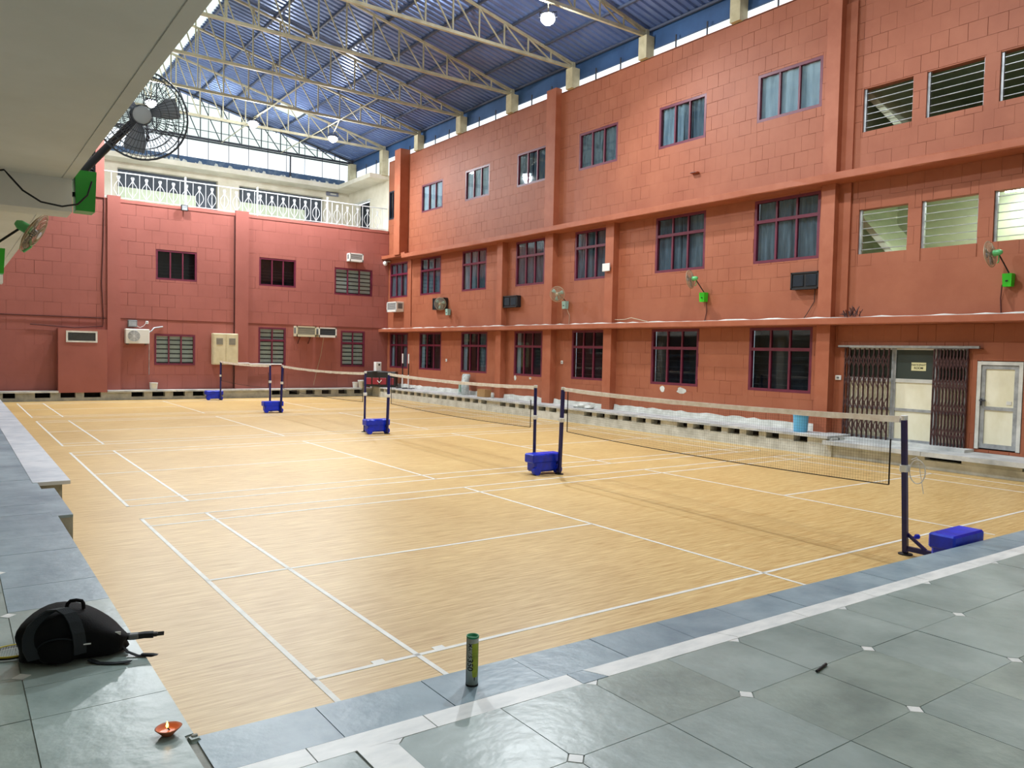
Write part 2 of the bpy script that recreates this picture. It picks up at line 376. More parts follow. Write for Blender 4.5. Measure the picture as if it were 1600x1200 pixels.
rs = struct(B().box(13.85, 5.0, -.05, 14.9, 28.0, .25).box(14.2, 5.0, .2, 14.9, 28.0, .40).box(13.9, -5, -.05, 14.9, 5.0, .18).box(14.2, -5, .1, 14.9, 5.0, .27).build('trim_3', CEMW), 'whitewashed cement step with vent slots below the right wall')
B().box(14.12, 5.0, .2, 14.16, 28, .4).box(14.12, -5, .15, 14.16, 5, .3).build('vent_void', BLACK, rs)
e = 5.0; hy = []
for y0, n in ((5.6, 1), (6.35, 6), (10.1, 6), (14.05, 7), (18.6, 9), (22.9, 8)):
    for k in range(n): hy.append((y0+k*.56, y0+k*.56+.36))
for a, b in hy:
    if a > e: pbox('vent_pier', CEMW, rs, 13.86, e, .25, 14.12, a, .40)
    e = b
pbox('vent_pier', CEMW, rs, 13.86, e, .25, 14.12, 28, .40)
e = -5
for a, b in ((-1.2, 1.25), (2.3, 3.0)):
    pbox('vent_pier', CEMW, rs, 13.91, e, .18, 14.12, a, .27); e = b
pbox('vent_pier', CEMW, rs, 13.91, e, .18, 14.12, 5, .27)
a = 5.05
for L_ in (2.4, 2.6, 2.2, 2.9, 2.5, 2.4, 2.7, 2.5, 2.75):
    pbox('ledge_slab', SLABW, rs, 13.76, a, .395, 14.78, min(a+L_, 28)-.01, .45); a += L_
for a, b in ((-5, -1.5), (-1.5, .9), (.9, 3.0), (3.0, 5.15)): pbox('ledge_slab', SLABW, rs, 13.72, a, .265, 14.78, b-.01, .355)
pbox('door_sill', SLABW, rs, 14.35, 2.45, .35, 14.8, 5.3, .41)
# uneven whitewashed skirting in the bays
pil = [(5.56, 5.90), (12.86, 13.22), (15.81, 16.24), (18.74, 19.08)]
bays = [(5.95, 12.82), (13.26, 15.77), (16.3, 18.7), (19.12, 28.0)]
for a, b in bays:
    n = int((b-a)/.22); vs = []; F = []
    for i in range(n+1):
        y = a+(b-a)*i/n; h = .60+random.uniform(-.022, .022)
        vs += [(14.66, y, .44), (14.69, y, h), (14.76, y, h)]
    for i in range(n): F += [(3*i, 3*i+3, 3*i+4, 3*i+1), (3*i+1, 3*i+4, 3*i+5, 3*i+2)]
    F += [(0, 1, 2), (3*n, 3*n+2, 3*n+1)]
    B().add(vs, F).build('plaster_skirting', CEMW, rs)

# ------------------------------------------------------------------ windows, first as lists of openings
TOP = [(25.25, 23.47), (21.74, 20.03), (18.26, 16.48), (14.85, 13.05), (11.33, 9.61), (7.95, 6.14)]
MID = [(28.12, 26.42), (25.25, 23.51), (21.86, 20.12), (18.22, 16.53), (14.94, 13.41), (11.34, 9.50), (7.92, 6.07)]
LOW = [(28.05, 26.30), (25.25, 23.39), (21.84, 19.96), (18.21, 16.56), (14.98, 13.37), (11.39, 9.62), (7.95, 6.15)]
LOUV = [(5.10, 3.99), (3.70, 2.58), (2.29, 1.15)]
opR = [(b, a, 8.07, 9.25) for a, b in TOP]+[(b, a, 4.52, 6.10) for a, b in MID]+[(b, a, 1.31, 2.90) for a, b in LOW]
opR += [(b, a, 7.24, 8.19) for a, b in LOUV]+[(b, a, 4.52, 5.51) for a, b in LOUV]+[(27.42, 28.34, 8.14, 9.44), (2.64, 5.25, .36, 2.44), (1.62, 2.46, .42, 2.18)]
FAR = [(4.70, 6.23, 4.69, 5.86), (8.73, 10.32, 4.72, 5.90), (12.09, 13.93, 4.55, 5.75), (4.66, 6.18, 1.34, 2.55), (8.73, 9.90, 1.36, 2.97), (12.43, 13.59, 1.33, 2.94)]
opF = [(a, b, z0, z1) for a, b, z0, z1 in FAR]
def cells(a0, a1, z0, z1, ops):
    """rectangles that tile a wall round its openings"""
    A = sorted({a0, a1}|{x for o in ops for x in o[:2] if a0 < x < a1}); Z = sorted({z0, z1}|{x for o in ops for x in o[2:] if z0 < x < z1}); out = []
    for p, q in zip(A, A[1:]):
        for r, t in zip(Z, Z[1:]):
            m, n = (p+q)/2, (r+t)/2
            if not any(o[0] < m < o[1] and o[2] < n < o[3] for o in ops): out.append((p, q, r, t))
    return out
def subtract(rc, ops):
    rs_ = [rc]
    for o in ops:
        nx = []
        for (a, b, c, d) in rs_:
            if o[1] <= a or o[0] >= b or o[3] <= c or o[2] >= d: nx.append((a, b, c, d)); continue
            if o[0] > a: nx.append((a, o[0], c, d))
            if o[1] < b: nx.append((o[1], b, c, d))
            m0, m1 = max(a, o[0]), min(b, o[1])
            if o[2] > c: nx.append((m0, m1, c, o[2]))
            if o[3] < d: nx.append((m0, m1, o[3], d))
        rs_ = nx
    return rs_
# ------------------------------------------------------------------ right wall
bb = B()
for (p, q, r, t) in cells(-9, 28.4, -.1, 10.80, opR): bb.add([(XW+.012, p, r), (XW+.012, q, r), (XW+.012, q, t), (XW+.012, p, t)], [(0, 3, 2, 1)])
for (p, q, r, t) in opR:
    x0, x1 = XW+.012, XW+.2
    bb.add([(x0, p, r), (x1, p, r), (x1, p, t), (x0, p, t)], [(0, 1, 2, 3)]); bb.add([(x0, q, r), (x1, q, r), (x1, q, t), (x0, q, t)], [(3, 2, 1, 0)])
    bb.add([(x0, p, r), (x1, p, r), (x1, q, r), (x0, q, r)], [(3, 2, 1, 0)]); bb.add([(x0, p, t), (x1, p, t), (x1, q, t), (x0, q, t)], [(0, 1, 2, 3)])
bb.box(XW+.012, -9, 10.78, XW+.35, 28.4, 10.82)
wr = struct(bb.build('wall_right', RED), 'long terracotta painted block wall with three rows of windows')
def masonry(wall, m, place, zones, ops, bw, bh, key, gap=.009, bond=True, keep=300):
    """painted wall blocks: the largest in view one by one, the rest joined"""
    R_ = []
    for (a0, a1, z0, z1) in zones:
        nz = max(1, round((z1-z0)/bh)); h = (z1-z0)/nz
        for j in range(nz):
            off = (bw*.5 if j % 2 else 0) if bond else random.choice((0, 0, bw*.5))
            x = a0-off
            while x < a1:
                L_ = bw*random.choice((1, 1, 1, 1, 1.5, .75)) if bond is None else bw
                c = (max(x, a0), min(x+L_, a1), z0+j*h, z0+(j+1)*h)
                if c[1]-c[0] > .03:
                    for p in subtract(c, ops):
                        g = random.choice((.001, .0015, gap*.4, gap*.7, gap)); q = (p[0]+g/2, p[1]-g/2, p[2]+g/2, p[3]-g/2)
                        if q[1]-q[0] > .03 and q[3]-q[2] > .03: R_.append(q)
                x += L_
    R_.sort(key=key); rest = B()
    for i, q in enumerate(R_):
        f = random.uniform(-.0015, .0015)
        if i < keep: pbox('wall_block', m, wall, *place(q, f))
        else: rest.box(*place(q, f))
    if rest.v: stuff(rest.build('wall_blocks', m, wall))
cuts = [(a-.001, b+.001, 0, 10.9) for a, b in pil[:1]]+[(a, b, 0, 6.3) for a, b in pil[1:]]+[(15.83, 16.35, 6.3, 11), (26.41, 26.95, 6.3, 11)]
masonry(wr, RED, lambda q, f: (XW+f, q[0], q[2], XW+.02, q[1], q[3]),
        [(5.9, 28.3, .46, 2.92), (5.9, 28.3, 3.80, 6.17), (5.9, 28.3, 6.38, 10.78), (-3, 5.56, .36, 2.92), (-3, 5.27, 4.25, 6.15), (-3, 5.56, 6.38, 10.78)],
        opR+cuts, .37, .362, lambda q: (abs(q[0]-5.5)/2+abs(q[2]-7.4)*1.2) if q[2] > 6 else 30+q[0], gap=.010)
for a, b in ((-3, 5.27), (5.9, 12.86), (13.22, 15.81), (16.24, 18.74), (19.08, 28.3)): pbox('plaster_panel', RED, wr, XW, a, 3.05, XW+.02, b, 3.80 if a > 0 else 4.25)
for a, b in pil[1:]: pbox('pilaster', REDP, wr, 14.52, a, .45, XW+.02, b, 6.18)
pbox('pilaster', REDP, wr, 14.52, 5.56, .45, XW+.02, 5.90, 10.9)
pbox('pilaster', REDP, wr, XW-.05, 5.28, 3.0, XW+.02, 5.56, 10.2)
pbox('pilaster', REDP, wr, 14.52, 15.83, 6.36, XW+.02, 16.33, 10.95)
pbox('pilaster', REDP, wr, 14.30, 26.41, 6.36, XW+.02, 26.95, 11.0)
def shade(z0, z1, xf, ya, yb):
    n = int((yb-ya)/.5); vs = []; F = []
    for i in range(n+1):
        y = ya+(yb-ya)*i/n; j = lambda: random.uniform(-.006, .006)
        vs += [(XW+.02, y, z0), (xf+.02+j(), y, z0+j()), (xf+j(), y, z0+.02+j()), (xf+j(), y, z1-.012+j()), (xf+.02+j(), y, z1+j()), (XW+.02, y, z1+.01)]
    for i in range(n): F += [(6*i+k, 6*i+k+1, 6*i+k+7, 6*i+k+6) for k in range(5)]
    F += [tuple(range(5, -1, -1)), tuple(range(6*n, 6*n+6))]
    return B().add(vs, F).build('sunshade', REDP, wr)
shade(2.925, 3.075, 14.27, -6, 28.28); shade(6.15, 6.33, 14.22, -6, 26.05); shade(6.28, 6.44, 14.38, 26.05, 28.28)
# peeling white strip of plaster on the lower sunshade
vs = []; F = []; n = 120
for i in range(n+1):
    y = -3+(28.2+3)*i/n; vs += [(14.30+random.uniform(0, .05), y, 3.081), (14.42+random.uniform(0, .2), y, 3.094), (14.40, y, 3.087+random.choice((.004, .01, .03)))]
for i in range(n): F += [(3*i, 3*i+3, 3*i+5, 3*i+2), (3*i+2, 3*i+5, 3*i+4, 3*i+1)]
B().add(vs, F).build('flaking_plaster', CEMW, wr)
for (y, z, wd_, hh) in ((10.9, 1.18, .24, .2), (10.2, 1.18, .4, .2), (18.1, 1.22, .22, .2), (17.2, 1.24, .16, .1)):   # flaked paint under sills
    p = [(y+wd_*math.cos(t*.7)*random.uniform(.3, .55), z+hh*math.sin(t*.7)*random.uniform(.3, .55)) for t in range(9)]
    B().add([(XW-.004, a, b) for a, b in p], [tuple(range(9))]).build('paint_patch', CEMW, wr)
# roof columns standing on the wall, clerestory mullions between them
TY = [32.6, 29.0, 25.62, 22.16, 18.70, 15.30, 11.97, 8.65]
for y in TY+[5.3, 1.9]: pbox('roof_column', COLC, wr, 14.62, y-.16, 10.80 if y < 28 else 10.3, 14.94, y+.16, 11.46)
y = 3.0
while y < 33:
    if min(abs(y-t) for t in TY) > .3: pbox('clerestory_mullion', DKSTEEL, wr, 14.80, y-.018, 10.8 if y < 28 else 10.5, 14.83, y+.018, 11.2)
    y += 1.12

# ------------------------------------------------------------------ far wall
bb = B()
for (p, q, r, t) in cells(-6, 14.76, -.1, 7.62, opF): bb.add([(p, YF+.012, r), (q, YF+.012, r), (q, YF+.012, t), (p, YF+.012, t)], [(0, 1, 2, 3)])
for (p, q, r, t) in opF:
    y0, y1 = YF+.012, YF+.2
    bb.add([(p, y0, r), (p, y1, r), (p, y1, t), (p, y0, t)], [(3, 2, 1, 0)]); bb.add([(q, y0, r), (q, y1, r), (q, y1, t), (q, y0, t)], [(0, 1, 2, 3)])
    bb.add([(p, y0, r), (p, y1, r), (q, y1, r), (q, y0, r)], [(0, 1, 2, 3)]); bb.add([(p, y0, t), (p, y1, t), (q, y1, t), (q, y0, t)], [(3, 2, 1, 0)])
bb.box(2.9, YF, 7.58, 15.2, YF+.3, 7.62)
struct(B().box(2.9, YF+.25, 7.4, 15.6, 33.6, 7.58).build('floor_terrace', CEMW), 'cement floor of the terrace behind the railing')
bb.box(-6, YF, 7.6, 2.62, YF+.25, 7.64)
wf = struct(bb.build('wall_far', REDF), 'red painted far wall with six windows and a railed terrace on top')
masonry(wf, REDF, lambda q, f: (q[0], YF+f-(.02 if q[2] > 3.1 else 0), q[2], q[1], YF+.02, q[3]),
        [(-2.5, 2.99, .42, 3.10), (-2.5, 2.99, 3.12, 7.55), (3.42, 7.73, .42, 3.10), (3.42, 7.73, 3.12, 7.55), (8.28, 14.74, .42, 3.10), (8.28, 14.74, 3.12, 7.5)],
        opF, .57, .50, lambda q: q[0], gap=.012)
for a, b in ((2.99, 3.44), (7.73, 8.27)): pbox('pilaster', REDF, wf, a, YF-.10, .38, b, YF+.02, 7.72)
n = 40; vs = []; F = []
for i in range(n+1):                                # crumbled coping along the terrace edge
    x = 3.44+(14.7-3.44)*i/n; h = 7.62+random.uniform(-.02, .03)
    vs += [(x, YF-.035, 7.5), (x, YF-.03, h), (x, YF+.12, h)]
for i in range(n): F += [(3*i, 3*i+3, 3*i+4, 3*i+1), (3*i+1, 3*i+4, 3*i+5, 3*i+2)]
B().add(vs, F).build('coping', REDF, wf)
ul = struct(B().box(-6, YF, 7.6, 1.80, YF+.3, 10.9).box(1.8, YF, 9.5, 2.60, YF+.3, 10.9).build('wall_upper_left', REDF), 'upper red wall at the left end of the far wall')
pbox('pilaster', REDF, ul, 2.60, YF-.06, 7.6, 2.89, YF+.3, 10.9)
wl = struct(empty('window_1', (2.2, YF, 7.64)), 'dark louvred window beside the red pillar left of the terrace')
B().box(-.4, .15, 0, .4, .2, 1.86).build('backing', DARK, wl)
for k in range(16): pbox('louvre_slat', DKSTEEL, wl, -.38, .03, .05+k*.115, .38, .1, .085+k*.115)
for x in (-.39, -.01, .37): pbox('mullion', DKBLUE, wl, x-.02, .0, 0, x+.02, .05, 1.86)

# ------------------------------------------------------------------ window builder
WN = [1]
def wavy(a, b, y, z0, z1, amp=.03, wl_=.16):
    n = max(4, int((b-a)/wl_*4)); vs = []
    for i in range(n+1):
        x = a+(b-a)*i/n; vs += [(x, y+amp*math.sin(2*math.pi*(x-a)/wl_), z0), (x, y+amp*math.sin(2*math.pi*(x-a)/wl_+.6), z1)]
    return vs, [(2*i, 2*i+2, 2*i+3, 2*i+1) for i in range(n)]
def window(loc, rz, w_, h, cols, transom, label, fill='curtain', fm=None):
    WN[0] += 1; fm = fm or MAROON; z_row = loc[2] > 3
    r = struct(empty('window_%d' % WN[0], loc, rz), label); t = .07; d0, d1 = -.01, .07; hw = w_/2
    fr = B().box(-hw, d0, 0, -hw+t, d1, h).box(hw-t, d0, 0, hw, d1, h).box(-hw+t, d0, 0, hw-t, d1, t).box(-hw+t, d0, h-t, hw-t, d1, h)
    fr.build('frame', fm, r)
    zt = h-t if not transom else h*.66
    if transom: pbox('transom', fm, r, -hw+t, d0+.005, zt-.04, hw-t, d1, zt+.04)
    n = cols; iw = (w_-2*t)/n
    for k in range(1, n):
        x = -hw+t+iw*k
        pbox('mullion', fm, r, x-.025, d0+.01, t, x+.025, d1, zt-(.04 if transom else 0))
        if transom: pbox('mullion', fm, r, x-.022, d0+.012, zt+.04, x+.022, d1, h-t)
    for k in range(n):
        x = -hw+t+iw*k
        pbox('pane', GLASS, r, x+.02, .035, t, x+iw-.02, .039, zt-.02)
        if transom: pbox('pane', GLASS, r, x+.02, .035, zt+.02, x+iw-.02, .039, h-t)
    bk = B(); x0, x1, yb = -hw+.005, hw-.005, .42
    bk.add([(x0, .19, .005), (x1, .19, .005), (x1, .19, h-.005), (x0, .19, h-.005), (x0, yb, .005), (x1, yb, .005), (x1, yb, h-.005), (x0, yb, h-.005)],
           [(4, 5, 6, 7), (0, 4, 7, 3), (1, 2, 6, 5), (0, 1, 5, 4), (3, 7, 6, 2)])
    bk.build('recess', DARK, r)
    if fill == 'curtain':
        a = random.uniform(.42, .56)*w_ if z_row else .16*w_
        vs, F = wavy(-hw+t, -hw+t+a, .085, t, h-t); B().add(vs, F, True).build('curtain', random.choice((CURT, CURT, CURTL)) if z_row else CURTL, r)
        if z_row or random.random() < .4:
            vs, F = wavy(hw-t-(.5 if z_row else .3)*w_, hw-t, .11, t, h-t); B().add(vs, F, True).build('curtain', CURT, r)
    elif fill == 'pale':
        vs, F = wavy(-hw+t, hw-t, .075, t, h-t, .015, .3); B().add(vs, F, True).build('curtain', REFLW, r)  # no real curtain: sheet behind the panes paints their bright reflection
    elif fill == 'dark':
        for k in range(5): pbox('grille_rod', DKSTEEL, r, -hw+t, .11, h*(.1+.11*k), hw-t, .12, h*(.1+.11*k)+.01)
    elif fill == 'blind':
        m = max(5, int((h-2*t)/.17)); sh = (h-2*t)/m
        B().box(-hw+t, .13, t, hw-t, .135, h-t).build('blind_sheet', BLINDD, r)
        for k in range(m): pbox('blind_slat', BLIND, r, -hw+t, .10, t+sh*k+sh*.28, hw-t, .115, t+sh*(k+1))
    return r
def ordn(i): return ('first', 'second', 'third', 'fourth', 'fifth', 'sixth', 'seventh')[i]
for i, (a, b) in enumerate(TOP): window(onR((a+b)/2, 8.07, -.012), RW, a-b, 1.18, 3, False, '%s maroon sliding window from the far corner in the top row of the right wall' % ordn(i), ('pale', 'pale', 'curtain', 'curtain', 'curtain', 'pale')[i])
for i, (a, b) in enumerate(MID): window(onR((a+b)/2, 4.52, -.012), RW, a-b, 1.58, 3, True, '%s tall maroon window from the far corner in the middle row of the right wall' % ordn(i), 'curtain')
for i, (a, b) in enumerate(LOW): window(onR((a+b)/2, 1.31, -.012), RW, a-b, 1.59, 3, True, '%s tall maroon window from the far corner in the bottom row of the right wall' % ordn(i), 'curtain' if i < 4 else 'dark')
for (a, b, z0, z1), cols, tr, fill, lab in zip(FAR, (3, 3, 3, 3, 2, 2), (0, 0, 0, 0, 1, 1), ('dark', 'dark', 'blind', 'blind', 'blind', 'blind'),
        ('small dark upper window of the far wall, nearest the left pilaster', 'small dark upper window in the middle of the far wall', 'upper far-wall window with grey blinds under a small air conditioner',
         'lower far-wall window with pale blinds beside the outdoor unit', 'tall far-wall window with blinds left of the two air conditioners', 'tall far-wall window with blinds right of the two air conditioners')):
    window(((a+b)/2, YF, z0), 0, b-a, z1-z0, cols, bool(tr), lab, fill)
window(onR(27.88, 8.14, -.012), RW, .92, 1.3, 3, False, 'dark window above the terrace corner beside the tall pilaster', 'dark', DKBLUE)
# louvred openings of the stair rooms at the right
for lev, (z0, z1) in enumerate(((7.24, 8.19), (4.52, 5.51))):
    for i, (a, b) in enumerate(LOUV):
        WN[0] += 1; w_, h = a-b, z1-z0
        r = struct(empty('window_%d' % WN[0], onR((a+b)/2, z0, -.012), RW), '%s open louvre window from the tall pilaster, %s row' % (ordn(i), ('upper', 'lower')[lev]))
        for k in range(6): pbox('louvre_rod', ALU, r, -w_/2, .05, h*(k+.6)/6.3, w_/2, .062+.03, h*(k+.6)/6.3+.012)
        pbox('jamb_strip', ALU, r, -w_/2, .03, 0, -w_/2+.05, .09, h)
        pbox('jamb_strip', ALU, r, w_/2-.02, .03, 0, w_/2, .09, h)
for lev, (z0, z1, m) in enumerate(((6.5, 9.0, CREAMG), (3.6, 5.9, CREAMG))):
    bk = B(); x0, x1, y0, y1 = XW+.2, XW+(6 if lev == 0 else 2.2), .6, 5.4
    bk.add([(x0, y0, z0), (x1, y0, z0), (x1, y1, z0), (x0, y1, z0), (x0, y0, z1), (x1, y0, z1), (x1, y1, z1), (x0, y1, z1)],
           [(0, 1, 2, 3), (7, 6, 5, 4), (1, 5, 6, 2), (0, 4, 5, 1), (3, 2, 6, 7)])
    st = struct(bk.build(('wall_stair_upper', 'wall_stair_lower')[lev], m), ('dim', 'lit pale green')[lev]+' stair room seen through the open louvres')
    B().add([(XW+.5, 5.35, z0+1.9), (XW+.5, 4.3, z0+.7), (XW+2, 4.3, z0+.7), (XW+2, 5.35, z0+1.9), (XW+.5, 5.35, z0+1.7), (XW+.5, 4.3, z0+.5), (XW+2, 4.3, z0+.5), (XW+2, 5.35, z0+1.7)],
            [(0, 1, 2, 3), (7, 6, 5, 4), (0, 4, 5, 1), (1, 5, 6, 2)]).build('stair_flight', m, st)
# tube lamp that lights the lower stair room
tl = thing('tube_lamp', 'lit tube lamp inside the lower louvred stair room at the right', 'lamp', (XW+1.6, 2.2, 5.78))
B().cyl((0, -.55, 0), (0, .55, 0), .02).build('tube', LED, tl); B().box(-.03, -.6, .03, .03, .6, .08).build('fitting', WHITEST, tl)
la = bpy.data.lights.new('tube_light', 'AREA'); la.shape = 'RECTANGLE'; la.size = .1; la.size_y = 1.1; la.energy = 34; la.color = (.95, 1, .88)
lo_ = link('tube_light', la, tl); lo_.location = (0, 0, -.04)

# ------------------------------------------------------------------ doors at the right
d1 = struct(empty('door_1', onR(3.74, .40, -.02), RW), 'cream participant room door with dark glazed top behind the folding gate')
for x0, x1 in ((-1.50, -.44), (-.44, .46), (.46, 1.09)):
    pbox('lower_board', DOORC, d1, x0+.05, .05, .06, x1-.05, .08, .66); pbox('middle_board', DOORC, d1, x0+.05, .05, .72, x1-.05, .08, 1.28)
    pbox('dark_glazing', CHALK, d1, x0+.05, .05, 1.36, x1-.05, .08, 1.98)
    for z in (0, .66, 1.28, 1.98): pbox('rail', ALU if z < 1.2 else WHITEP, d1, x0+.03, .03, z, x1-.03, .085, z+(.08 if z > 1 else .06))
    for x in (x0, x1-.05): pbox('stile', ALU, d1, x, .025, 0, x+.05, .09, 2.06)
B().box(-1.6, .19, -.05, 1.2, .22, 2.1).build('backing', DARK, d1)
nt_ = thing('paper_notice', 'cream paper notice taped on the dark glazing of the door', 'notice', onR(3.65, 1.94, -.068), RW)
B().box(-.155, -.006, -.0, .155, .0, .175).build('sheet', PAPER, nt_)
for t_, z, s_ in (('PARTICIPANT', .122, .052), ('ROOM', .055, .066)):
    me = text_mesh(t_, s_, .95); me.transform(Matrix.Translation((0, -.0075, z)) @ Matrix.Rotation(R(90), 4, 'X')); me.materials.clear(); me.materials.append(INK); link('lettering', me, nt_)
# folding scissor gate, two leaves, each upright and lattice bar a part
def gate(label, ya, yb, n, ztop, loc_z):
    w_ = ya-yb; g = thing('folding_gate', label, 'gate', onR((ya+yb)/2, loc_z, .05), RW, 'folding gate leaves'); h = ztop-loc_z; s_ = w_/n
    for k in range(n+1): pbox('upright', GATE, g, -w_/2+s_*k-.012, -.02, 0, -w_/2+s_*k+.012, .02, h)
    for z in (.28, .78, 1.28, 1.72):
        for k in range(n):
            x = -w_/2+s_*k
            for q in ((z-.14, z+.14), (z+.14, z-.14)): pbar('lattice_bar', GATE, g, (x, -.028, q[0]), (x+s_, -.028, q[1]), .008, .018)
            for q in ((z-.28+.14, z-.28-.0), ): pass
    return g
gate('left leaf of the brown folding gate, half drawn across the cream door', 5.26, 4.24, 9, 2.405, .41)
g2 = gate('right leaf of the brown folding gate, bunched beside the white door', 3.28, 2.62, 10, 2.40, .40)
gt = thing('gate_track', 'long worn steel track above the folding gate', 'track', onR(3.9, 2.42, .07), RW)
B().box(-1.52, -.03, 0, 1.5, .03, .05).build('channel', ALU, gt); B().box(-1.55, -.05, -.002, -1.25, .06, .01).box(.5, -.05, -.004, 1.55, .06, -.001).build('bracket', GATE, gt)
d2 = struct(empty('door_2', onR(2.04, .43, -.01), RW), 'white framed cream door at the right edge of the picture')
B().box(-.41, -.02, 0, -.34, .06, 1.74).box(.34, -.02, 0, .41, .06, 1.74).box(-.34, -.02, 1.67, .34, .06, 1.74).build('frame', WHITEP, d2)
B().box(-.33, .0, .02, -.26, .05, 1.66).box(.26, .0, .02, .33, .05, 1.66).box(-.26, .0, 1.59, .26, .05, 1.66).box(-.26, 0, .02, .26, .05, .11).box(-.26, 0, .78, .26, .05, .85).build('leaf_frame', ALU, d2)
pbox('upper_board', DOORC, d2, -.26, .02, .85, .26, .045, 1.59); pbox('lower_board', DOORC, d2, -.26, .02, .11, .26, .045, .78)
B().box(-.34, -.05, .95, -.24, -.0, .98).box(-.33, -.045, .86, -.31, 0, 1.0).build('bolt', DKSTEEL, d2); B().box(.13, .012, .90, .22, .02, .97).build('sticker', WHITEP, d2)
B().box(-.42, .2, -.02, .42, .22, 1.75).build('backing', DARK, d2)
# small wall sockets
for (y, z, s_, lab) in ((15.45, 1.79, .11, 'small white socket on the wall between the fifth window and the pilaster'), (22.92, 1.70, .11, 'small white socket between the second and third bottom-row windows'), (5.44, 1.67, .15, 'white double switch on the wall beside the folding gate')):
    t_ = thing('wall_socket', lab, 'socket', onR(y, z), RW); B().bbox(-s_/2, -.03, 0, s_/2, .0, .11, .01).build('plate', WHITEST, t_); B().box(-s_/5, -.034, .035, s_/5, -.028, .075).build('switch', ACG, t_)

# ------------------------------------------------------------------ roof
RX, RZ, EX, SL = 2.81, 14.424, 14.77, .226; BX = 5.66   # ridge, eave, pitch; blue sheets begin at BX
def rz(x): return RZ-SL*abs(x-RX)
rf = struct(B().tube([(RX, -9, RZ+.06), (RX, 33.3, RZ+.06)], .09, 8).build('ceiling', ROOF), 'pitched corrugated steel roof over the courts')
def sheet(xa, xb, ya, yb, m, name, hole=None):
    """trapezoidal corrugations running down the slope"""
    P = .25; vs = []; F = []
    n = max(1, round((yb-ya)/P)); prof = []
    for i in range(n):
        y = ya+(yb-ya)*i/n; p = (yb-ya)/n
        prof += [(y, 0), (y+p*.45, 0), (y+p*.55, .05), (y+p*.9, .05)]
    prof.append((yb, 0))
    for (y, h) in prof: vs += [(xa, y, rz(xa)+h), (xb, y, rz(xb)+h)]
    F = [(2*i, 2*i+1, 2*i+3, 2*i+2) for i in range(len(prof)-1)]
    return B().add(vs, F).build(name, m, rf)
TYR = [33.2, 29.0, 25.62, 22.16, 18.70, 15.30, 11.97, 8.65, 5.3, 1.9, -1.5, -5, -9]
for k, (b, a) in enumerate(zip(TYR, TYR[1:])):
    if k == 0:                                     # the far bay's blue sheets hold one translucent rooflight
        for xa, xb in ((BX, 10.0), (11.15, 15.25)): sheet(xa, xb, a, b, ROOF, 'roof_sheet')
        sheet(10.0, 11.15, a, 29.3, ROOF, 'roof_sheet'); sheet(10.0, 11.15, 30.3, b, ROOF, 'roof_sheet'); sheet(10.0, 11.15, 29.3, 30.3, TRANSL, 'rooflight')
    else: sheet(BX, 15.25, a, b, ROOF, 'roof_sheet')
    sheet(RX, BX+.02, a, b, TRANSL, 'rooflight')
    xs_ = -6.5 if k < 2 else RX-1.2  # far bays' unseen left slope made translucent, added to daylight the terrace
    sheet(xs_, RX, a, b, TRANSL, 'rooflight')
    if k > 1: sheet(-6.5, RX-1.2, a, b, ROOF, 'roof_sheet')
for k in range(-2, 8):
    x = 5.76+k*1.27+(.2 if k > 0 else 0); pbox('purlin', PURL, rf, x-.03, -9, rz(x)-.075, x+.03, 33.1, rz(x)-.012)
for k in range(1, 7):
    x = RX-.2-k*1.4; pbox('purlin', PURL, rf, x-.03, -9, rz(x)-.075, x+.03, 33.1, rz(x)-.012)
pbox('eave_fascia', FASC, rf, 14.97, -9, 11.17, 15.02, 33.1, 11.68); pbox('eave_gutter', FASC, rf, 14.94, -9, 11.12, 15.0, 33.1, 11.24)
pbox('eave_fascia', FASC, rf, -6.55, -9, 11.9, -6.5, 33.1, 12.4)
# trusses
tr0 = None
for i, ty in enumerate(TY):
    if tr0 is None:
        t_ = empty('roof_truss', (RX, ty, 11.5)); P = .92; zz = lambda k: rz(RX+P*abs(k))-11.5-.10
        pbar('bottom_chord', STEELC, t_, (-9.2, 0, 0), (11.96, 0, 0), .09)
        for k in (-10, 13): pbar('top_chord', STEELC, t_, (0, 0, zz(0)), (P*k, 0, zz(k)), .07); pbar('end_plate', STEELC, t_, (P*k, 0, -.05), (P*k, 0, zz(k)+.05), .12)
        for k in range(-9, 13):
            pbar('web_vertical', STEELC, t_, (P*k, 0, .04), (P*k, 0, zz(k)-.02), .04)
            if k >= 0: pbar('web_diagonal', STEELC, t_, (P*k, 0, zz(k)-.03), (P*(k+1)-.06, 0, .04), .035)
            if k <= 0: pbar('web_diagonal', STEELC, t_, (P*k, 0, zz(k)-.03), (P*(k-1)+.06, 0, .04), .035)
        tr0 = t_
    else:
        t_ = copy_tree(tr0); t_.location = (RX, ty, 11.5)
    lab = ('dark gable truss against the pale far end of the roof', 'cream steel roof truss just inside the far gable', 'third cream roof truss from the far gable', 'fourth cream roof truss from the far gable', 'fifth cream roof truss from the far gable', 'sixth cream roof truss from the far gable', 'seventh cream roof truss from the far gable, behind the bright near lamp', 'nearest cream roof truss, at the top edge of the picture')[i]
    tag(t_, lab, 'truss', 'roof trusses')
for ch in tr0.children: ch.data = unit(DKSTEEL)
for (x, ya, yb) in ((8.33, 32.6, 22.16), (11.1, 32.6, 22.16)): pbar('tie_rod', STEELC, rf, (x, ya, 11.45), (x, yb, 11.45), .03)

